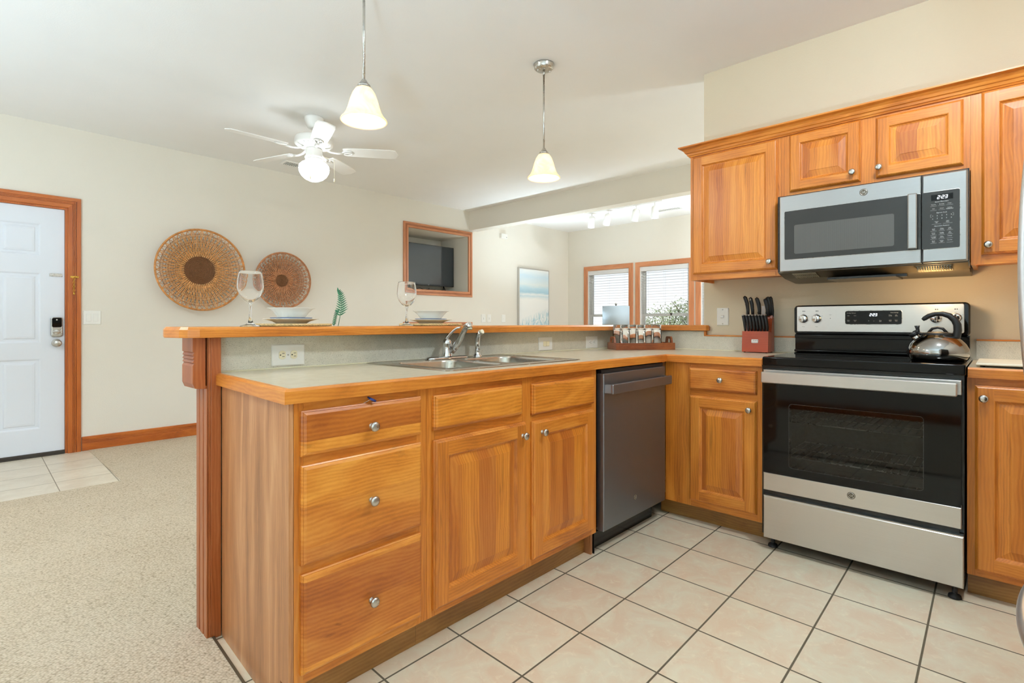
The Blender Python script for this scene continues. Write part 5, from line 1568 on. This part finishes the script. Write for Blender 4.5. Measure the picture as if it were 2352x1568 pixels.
# ------------------------------------------------------------------ television in the niche
tv = thing('television', 'black flat television on feet in the wall niche', 'television', (4.70, 6.02, 1.547))
TV = FY(6.0)
m = MB(); m.rings(TV, 4.18, 5.17 - 0.04, 1.63, 2.215, [(0, -0.05), (0, -0.002), (0.002, 0.0)]); m.build('cabinet', 'blackmat', tv)
m = MB(); m.bar(TV, 4.192, 5.118, 1.648, 2.205, 0.0, 0.002); m.build('screen', 'tvscreen', tv)
m = MB(); m.text('tcl', 0.022, TV, 4.66, 1.633, 0.0005); m.build('logo', 'inkw', tv)
for a in (4.38, 4.95):
    m = MB(); m.tube([TV(a, 1.635, -0.02), TV(a - 0.03, 1.575, 0.05), TV(a - 0.06, 1.552, 0.10)], 0.007, 8); m.tube([TV(a, 1.635, -0.02), TV(a + 0.03, 1.575, -0.06), TV(a + 0.05, 1.552, -0.10)], 0.007, 8); m.build('foot', 'black', tv)
t = thing('streaming_box', 'small black box with cables under the television', 'media box', (4.66, 5.99, 1.546))
m = MB(); m.box(4.58, 4.72, 5.90, 6.0, 1.5465, 1.572, 0.004); m.build('case', 'black', t)
m = MB()
for k in range(4):
    a = 4.3 + k * 0.09; m.tube([(4.60 + k * 0.03, 6.0, 1.56), (a + 0.15, 6.06, 1.575 + 0.02 * (k % 2)), (a + 0.05, 6.02, 1.555), (a, 6.10, 1.60)], 0.003, 6)
m.build('cable', 'blackmat', t)

# beach picture
bp = thing('wall_picture', 'tall framed beach print hanging in the far corner of the room', 'picture', (6.6, 5.69, 0.97))
m = MB(); m.rings(LW, 6.214, 6.978, 0.97, 1.988, [(0, 0.0005), (0, 0.040), (0.003, 0.042), (0.012, 0.042), (0.012, 0.036)], end=False); m.build('frame', 'steel', bp)
m = MB(); m.bar(LW, 6.225, 6.967, 0.981, 1.977, 0.002, 0.037); m.build('print', 'sea', bp)

# ------------------------------------------------------------------ ceiling fan
FC = Vector((1.965, 4.0, 0))
fn = thing('ceiling_fan', 'white five-blade ceiling fan with a lit schoolhouse globe', 'fan', (FC.x, FC.y, 2.2))
o3 = (FC.x, FC.y, 0)
m = MB(); m.lathe([(0, CEIL - 0.0005), (0.072, CEIL - 0.0005), (0.073, 2.712), (0.068, 2.690), (0.060, 2.665), (0.048, 2.642), (0.030, 2.634), (0.016, 2.633), (0, 2.633)], o3, 40); m.build('canopy', 'fanwhite', fn)
m = MB(); m.cyl((FC.x, FC.y, 2.634), (FC.x, FC.y, 2.575), 0.011); m.build('downrod', 'fanwhite', fn)
m = MB(); m.lathe([(0, 2.580), (0.040, 2.580), (0.10, 2.572), (0.140, 2.560), (0.147, 2.545), (0.147, 2.515), (0.143, 2.505), (0.125, 2.495), (0.09, 2.484), (0.08, 2.478), (0, 2.478)], o3, 48)
for k in range(24):
    t = 2 * PI * k / 24; m.tube([(FC.x + r * math.cos(t), FC.y + r * math.sin(t), z) for r, z in ((0.10, 2.4865), (0.134, 2.4985))], 0.004, 6)
m.build('motor_housing', 'fanwhite', fn)
bz = 2.462
bl0 = {}
for k in range(5):
    an = math.radians(35 + 72 * k)
    Rm = Matrix.Translation((FC.x, FC.y, bz)) @ Matrix.Rotation(an, 4, 'Z') @ Matrix.Rotation(math.radians(-11), 4, 'X')
    m = MB(); m.T = Rm
    P = [(0.225, -0.050), (0.26, -0.060), (0.40, -0.066), (0.60, -0.068), (0.635, -0.060), (0.655, 0.0), (0.635, 0.060), (0.60, 0.068), (0.40, 0.066), (0.26, 0.060), (0.225, 0.050)]
    m.prism(P, FZ(0), 0.0, 0.006); b = m.build('blade', 'fanwhite', fn)
    m = MB(); m.T = Matrix.Translation((FC.x, FC.y, bz)) @ Matrix.Rotation(an, 4, 'Z')
    m.tube([(0.085, 0, 0.014), (0.13, 0, -0.006), (0.18, 0, -0.012), (0.225, 0, -0.008)], [0.013, 0.011, 0.011, 0.014], 10, flat=0.6)
    m.T = Rm
    for s_ in (-1, 1): m.tube([(0.215, 0, -0.006), (0.235, s_ * 0.022, -0.006), (0.262, s_ * 0.034, -0.005), (0.285, s_ * 0.026, -0.004), (0.30, s_ * 0.008, -0.003)], [0.008, 0.007, 0.006, 0.006, 0.005], 8, flat=0.6)
    m.tube([(0.215, 0, -0.006), (0.31, 0, -0.003)], [0.008, 0.006], 8, flat=0.6)
    m.build('blade_iron', 'fanwhite', b)
m = MB(); m.lathe([(0, 2.48), (0.045, 2.48), (0.063, 2.470), (0.063, 2.418), (0.070, 2.412), (0.070, 2.402), (0.060, 2.396), (0.066, 2.392), (0.066, 2.382), (0.056, 2.376), (0, 2.376)], o3, 40); m.build('switch_housing', 'fanwhite', fn)
m = MB(); m.lathe([(0.055, 2.380), (0.060, 2.374), (0.095, 2.360), (0.112, 2.342), (0.1165, 2.318), (0.112, 2.292), (0.096, 2.262), (0.070, 2.238), (0.035, 2.221), (0, 2.216)], o3, 48); m.build('globe', 'globe', fn, 'glowing white schoolhouse globe')
for s_, zl in ((Vector((-0.040, -0.050, 0)), 2.225), (Vector((0.062, -0.055, 0)), 2.235)):
    pp = FC + s_ * 1.9
    m = MB(); m.tube([(FC.x + s_.x, FC.y + s_.y, 2.41), (pp.x, pp.y, 2.395), (pp.x, pp.y, zl)], 0.0012, 5); m.lathe([(0, 0.01), (0.004, 0.006), (0.0055, -0.018), (0, -0.022)], (pp.x, pp.y, zl), 10); m.build('pull_chain', 'ivory', fn)

# ------------------------------------------------------------------ pendant lamps
def pendant(x, y, label):
    t = thing('pendant_lamp', label, 'lamp', (x, y, 2.0), 'pendant lamps over the bar')
    o = (x, y, 0)
    m = MB(); m.lathe([(0, CEIL - 0.0005), (0.064, CEIL - 0.0005), (0.066, 2.718), (0.060, 2.710), (0.061, 2.700), (0.050, 2.690), (0.044, 2.6885), (0, 2.6885)], o, 40)
    for s_ in (-1, 1): m.lathe([(0.005, 2.689), (0.005, 2.680), (0, 2.678)], (x + 0.035 * s_, y - 0.02 * s_, 0), 10)
    m.build('canopy', 'nickel', t)
    m = MB(); m.cyl((x, y, 2.69), (x, y, 2.19), 0.0058, n=14); m.cyl((x, y, 2.69), (x, y, 2.655), 0.0078, n=14); m.build('stem', 'nickel', t)
    m = MB(); m.lathe([(0.006, 2.196), (0.012, 2.190), (0.018, 2.180), (0.021, 2.172), (0.027, 2.170), (0.029, 2.164), (0.027, 2.160), (0.033, 2.157), (0.034, 2.148), (0.030, 2.146), (0, 2.146)], o, 32); m.build('socket_cup', 'nickel', t)
    m = MB(); m.lathe([(0.030, 2.158), (0.036, 2.152), (0.050, 2.130), (0.061, 2.100), (0.070, 2.068), (0.079, 2.042), (0.091, 2.022), (0.101, 2.012), (0.1035, 2.006), (0.100, 2.003), (0.097, 2.008), (0.088, 2.018), (0.076, 2.040), (0.067, 2.068), (0.058, 2.100), (0.047, 2.129), (0.034, 2.149)], o, 56); m.build('lamp_shade', 'shade', t, 'glowing amber glass bell shade')
    m = MB(); m.lathe([(0, 2.145), (0.012, 2.143), (0.014, 2.12), (0.026, 2.095), (0.029, 2.075), (0.022, 2.055), (0, 2.047)], o, 24); m.build('bulb', 'spot', t)
    lamp('pendant_light', (x, y, 2.035), PENDANT_W, 0.03, (1.0, 0.86, 0.66), t)
pendant(1.274, 2.113, 'nickel pendant lamp with amber glass shade, the larger one near the fan')
pendant(2.553, 2.113, 'nickel pendant lamp with amber glass shade near the wall cabinets, canopy in view')

# ------------------------------------------------------------------ vents, track light, kitchen dome, added fill lights
def vent(x0, x1, y0, y1, label):
    t = thing('ceiling_vent', label, 'vent', ((x0 + x1) / 2, (y0 + y1) / 2, CEIL), 'ceiling vents')
    m = MB(); m.rings(FZ(0), x0, x1, y0, y1, [(0, CEIL - 0.0003), (0, CEIL - 0.006), (0.02, CEIL - 0.010), (0.022, CEIL - 0.004)], start=False, end=False); m.build('frame', 'fanwhite', t)
    m = MB(); m.box(x0 + 0.021, x1 - 0.021, y0 + 0.021, y1 - 0.021, CEIL - 0.002, CEIL - 0.0005); m.build('duct', 'blackmat', t)
    m = MB(); lx = x1 - x0 > y1 - y0
    n = 14
    for k in range(n):
        if lx:
            xx = x0 + 0.025 + (x1 - x0 - 0.05) * (k + 0.5) / n; m.box(xx - 0.0035, xx + 0.0035, y0 + 0.021, y1 - 0.021, CEIL - 0.009, CEIL - 0.003)
        else:
            yy = y0 + 0.025 + (y1 - y0 - 0.05) * (k + 0.5) / n; m.box(x0 + 0.021, x1 - 0.021, yy - 0.0035, yy + 0.0035, CEIL - 0.009, CEIL - 0.003)
    m.build('louvres', 'fanwhite', t)
vent(2.28, 2.62, 5.24, 5.40, 'white slotted ceiling vent behind the fan blades')
vent(6.93, 7.09, 3.28, 3.70, 'white slotted ceiling vent beside the track lights')
tk = thing('track_light', 'white ceiling track with four cylinder spotlights past the beam', 'lamp', (6.43, 3.9, 2.69))
m = MB(); m.box(6.415, 6.445, 3.28, 4.53, CEIL - 0.02, CEIL - 0.0005, 0.002); m.box(6.405, 6.455, 3.86, 3.96, CEIL - 0.026, CEIL - 0.0005, 0.003); m.build('track', 'fanwhite', tk)
for y, tl in ((4.40, (0.25, 0.30)), (4.12, (0.22, 0.38)), (3.67, (0.18, 0.30)), (3.39, (0.02, 0.05))):
    m = MB(); m.cyl((6.43, y, CEIL - 0.02), (6.43, y, CEIL - 0.045), 0.010, n=12); m.tube([(6.43, y, CEIL - 0.044), (6.43, y, CEIL - 0.07)], 0.007, 10)
    Rm = Matrix.Translation((6.43, y, CEIL - 0.065)) @ Matrix.Rotation(tl[1], 4, 'X') @ Matrix.Rotation(-tl[0], 4, 'Y')
    m.T = Rm
    m.lathe([(0, 0.006), (0.025, 0.003), (0.043, -0.012), (0.048, -0.035), (0.048, -0.165), (0.044, -0.165), (0.042, -0.14)], (0, 0, 0), 28)
    h_ = m.build('spotlight_head', 'fanwhite', tk)
    m = MB(); m.T = Rm; m.lathe([(0.042, -0.148), (0, -0.144)], (0, 0, 0), 24); m.build('spot_lamp', 'spot', h_)

def flush_light(x, y, label, mt):
    t = thing('ceiling_light', label, 'lamp', (x, y, CEIL), 'flush ceiling lights')
    m = MB(); m.lathe([(0, CEIL - 0.0005), (0.14, CEIL - 0.0005), (0.145, CEIL - 0.012), (0.13, CEIL - 0.03), (0, CEIL - 0.03)], (x, y, 0), 40); m.build('base', 'nickel', t)
    m = MB(); m.lathe([(0.120, CEIL - 0.031), (0.115, CEIL - 0.055), (0.09, CEIL - 0.085), (0.05, CEIL - 0.10), (0, CEIL - 0.105)], (x, y, 0), 40); m.build('diffuser', mt, t)
flush_light(1.95, 0.0, 'flush dome light on the kitchen ceiling, above the picture', 'lamp_k')
flush_light(-0.7, 2.9, 'added unseen fill dome on the ceiling behind the camera', 'lamp_k')  # put in out of view as general fill light
flush_light(5.9, 1.2, 'added unseen fill dome on the ceiling behind the wall cabinets', 'fill_dome')  # put in out of view to brighten the window room

def add_fill_uplight(x, y, label, mt='fill_up', rim=0.53):  # added out-of-view uplight, throws fill onto the ceiling like bounced flash
    t = thing('fill_uplight', label, 'lamp', (x, y, 0.008), 'added fill uplights')
    m = MB(); m.lathe([(0, 0.0085), (0.14, 0.0085), (0.14, 0.02), (0.03, 0.035), (0.013, 0.05), (0.011, 0.40), (0.02, 0.42), (0, 0.42)], (x, y, 0), 32); m.build('pole', 'nickel', t)
    m = MB(); m.lathe([(0.02, 0.415), (0.09, 0.42), (0.14, 0.44), (0.155, rim), (0.150, rim), (0.135, 0.445), (0.088, 0.427), (0, 0.425)], (x, y, 0), 36); m.build('bowl', 'nickel', t)
    m = MB(); m.lathe([(0, 0.50), (0.13, 0.50), (0.13, 0.495), (0, 0.495)], (x, y, 0), 36); m.build('fill_disc', mt, t)
add_fill_uplight(-0.9, -0.3, 'added unseen fill uplight behind the camera, kitchen side')
add_fill_uplight(-1.1, 3.6, 'added unseen fill uplight behind the camera, entry side', 'fill_entry')
add_fill_uplight(6.7, 2.3, 'added fill uplight in the window room, hidden below the bar', 'fill_far', 0.72)
add_fill_uplight(6.0, 4.55, 'added fill uplight behind the side table, hidden below the bar', 'fill_far', 0.72)
add_fill_uplight(4.4, -0.5, 'added fill uplight hidden behind the range wall', 'fill_dim')

# ------------------------------------------------------------------ table lamp by the windows
lt = thing('table_lamp', 'table lamp with a pale drum shade before the far window', 'lamp', (6.58, 4.09, 0.62))
o = (6.58, 4.09, 0)
m = MB(); m.lathe([(0, 0.6205), (0.075, 0.6205), (0.075, 0.635), (0.03, 0.65), (0.05, 0.72), (0.075, 0.80), (0.06, 0.88), (0.02, 0.94), (0.012, 0.96), (0.012, 1.04), (0, 1.04)], o, 32); m.build('base', 'china', lt)
m = MB(); m.lathe([(0.192, 1.04), (0.194, 1.04), (0.1935, 1.336), (0.1915, 1.336), (0.1915, 1.332), (0.190, 1.045), (0.192, 1.04)], o, 48); m.build('lamp_shade', 'shadecloth', lt)
m = MB(); m.cyl((6.58, 4.09, 1.03), (6.58, 4.09, 1.345), 0.004, n=10); m.tube([(6.39, 4.09, 1.333), (6.77, 4.09, 1.333)], 0.002, 6); m.lathe([(0, 1.34), (0.010, 1.343), (0.013, 1.357), (0.0165, 1.363), (0.017, 1.372), (0.010, 1.382), (0, 1.384)], o, 20); m.build('finial', 'nickel', lt)
st = thing('side_table', 'side table that carries the lamp, hidden behind the bar', 'table', (6.58, 4.09, 0.008))
m = MB(); m.box(6.30, 6.86, 3.81, 4.37, 0.585, 0.62, 0.006); m.build('tabletop', 'wood_h', st)
for x in (6.33, 6.83):
    for y in (3.84, 4.34):
        m = MB(); m.box(x - 0.022, x + 0.022, y - 0.022, y + 0.022, 0.008, 0.5845, 0.003); m.build('leg', 'wood_v', st)

# ------------------------------------------------------------------ refrigerator at the right edge
fr = thing('refrigerator', 'stainless refrigerator at the right edge, only its bowed handles in view', 'refrigerator', (1.5, -0.45, 0))
m = MB(); m.box(1.10, 1.83, -0.84, -0.125, 0.02, 1.76, 0.004); m.build('cabinet', 'blackmat', fr)
RFG = FY(-0.124)
RR = lambda a, b, c: Vector((a, -0.124 + c, b))
m = MB(); m.rings(RR, 1.10, 1.83, 0.70, 1.76, [(0, 0.0), (0, 0.045), (0.012, 0.058)], r=0.01); du = m.build('door', 'oldsteel', fr)
m = MB(); m.rings(RR, 1.10, 1.83, 0.06, 0.69, [(0, 0.0), (0, 0.045), (0.012, 0.058)], r=0.01); dl = m.build('freezer_drawer', 'oldsteel', fr)
m = MB(); hx = 1.70
P = []
for k in range(17):
    u = k / 16; zz = 0.80 + (1.64 - 0.80) * u; P.append((hx, -0.071 + 0.031 * math.sin(PI * u) ** 0.8, zz))
m.tube(P, [0.009] + [0.013] * 15 + [0.009], 14); m.build('handle', 'oldsteel', du)
m = MB(); P = []
for k in range(17):
    u = k / 16; xx = 1.185 + 0.535 * u; P.append((xx, -0.071 + 0.037 * math.sin(PI * u) ** 0.8, 0.505))
m.tube(P, [0.009] + [0.013] * 15 + [0.009], 14); m.build('handle', 'oldsteel', dl)
for x in (1.15, 1.78):
    m = MB(); m.lathe([(0.02, 0.0), (0.02, 0.021), (0, 0.021)], (x, -0.2, 0), 12); m.build('foot', 'blackmat', fr)

# ------------------------------------------------------------------ outside
m = MB(); m.box(-30, 60, -40, 40, -3.4, -3.2)
o = struct(m, 'ground', 'sand', 'pale sandy ground outside the windows')
tree = thing('tree', 'scrubby green tree outside the middle far window', 'tree', (11.0, 5.0, -3.2))
m = MB(); rn = random.Random(3)
m.tube([(11.0, 5.0, -3.2), (11.05, 5.05, -1.8), (10.95, 5.0, -0.6), (11.0, 4.95, 0.3)], [0.16, 0.13, 0.10, 0.06], 10)
blobs = []
for (y, z, r) in ((4.0, 1.25, .75), (4.5, 1.35, .8), (5.0, 1.15, .75), (5.45, 0.95, .7), (5.85, 0.7, .6), (6.2, 0.3, .6), (4.6, 0.4, .9), (5.4, 0.1, .9), (5.0, -0.6, 1.0), (4.2, 0.2, .9)):
    blobs.append((Vector((11.0 + rn.uniform(-.3, .3), y, z)), r))
    m.tube([(11.0, 4.97, -0.7), (11.0, (y + 4.97) / 2, (z - 0.7) / 2 - .1), (11.0, y, z + r * 0.4)], [0.05, 0.03, 0.008], 6)
    for k in range(7):
        d = Vector((rn.gauss(0, .6), rn.gauss(0, 1), abs(rn.gauss(0, 1)) + .2)).normalized()
        m.tube([(11.0, y, z - r * .3), Vector((11.0, y, z)) + d * r * .55, Vector((11.0, y, z)) + d * r * rn.uniform(.7, .95)], [0.018, 0.010, 0.004], 5)
m.build('trunk', 'bark', tree)
m = MB()
for k in range(24000):
    c_, r = rn.choice(blobs)
    d = Vector((rn.gauss(0, .8), rn.gauss(0, 1), rn.gauss(0, 1))).normalized()
    p = c_ + d * r * (rn.random() ** 0.5) * (0.8 + 0.25 * math.sin(d.y * 9 + c_.y * 5) * math.sin(d.z * 8 + c_.z * 3))
    d = Vector((rn.gauss(0, 1), rn.gauss(0, 1), rn.gauss(0, 1))).normalized(); n = Vector((rn.gauss(0, 1), rn.gauss(0, 1), rn.gauss(0, 1))).normalized()
    s_ = d.cross(n).normalized(); L1 = rn.uniform(0.016, 0.034)
    m.f([m.v(p - d * L1), m.v(p + s_ * L1 * 0.45), m.v(p + d * L1), m.v(p - s_ * L1 * 0.45)])
m.build('foliage', 'tree', tree)
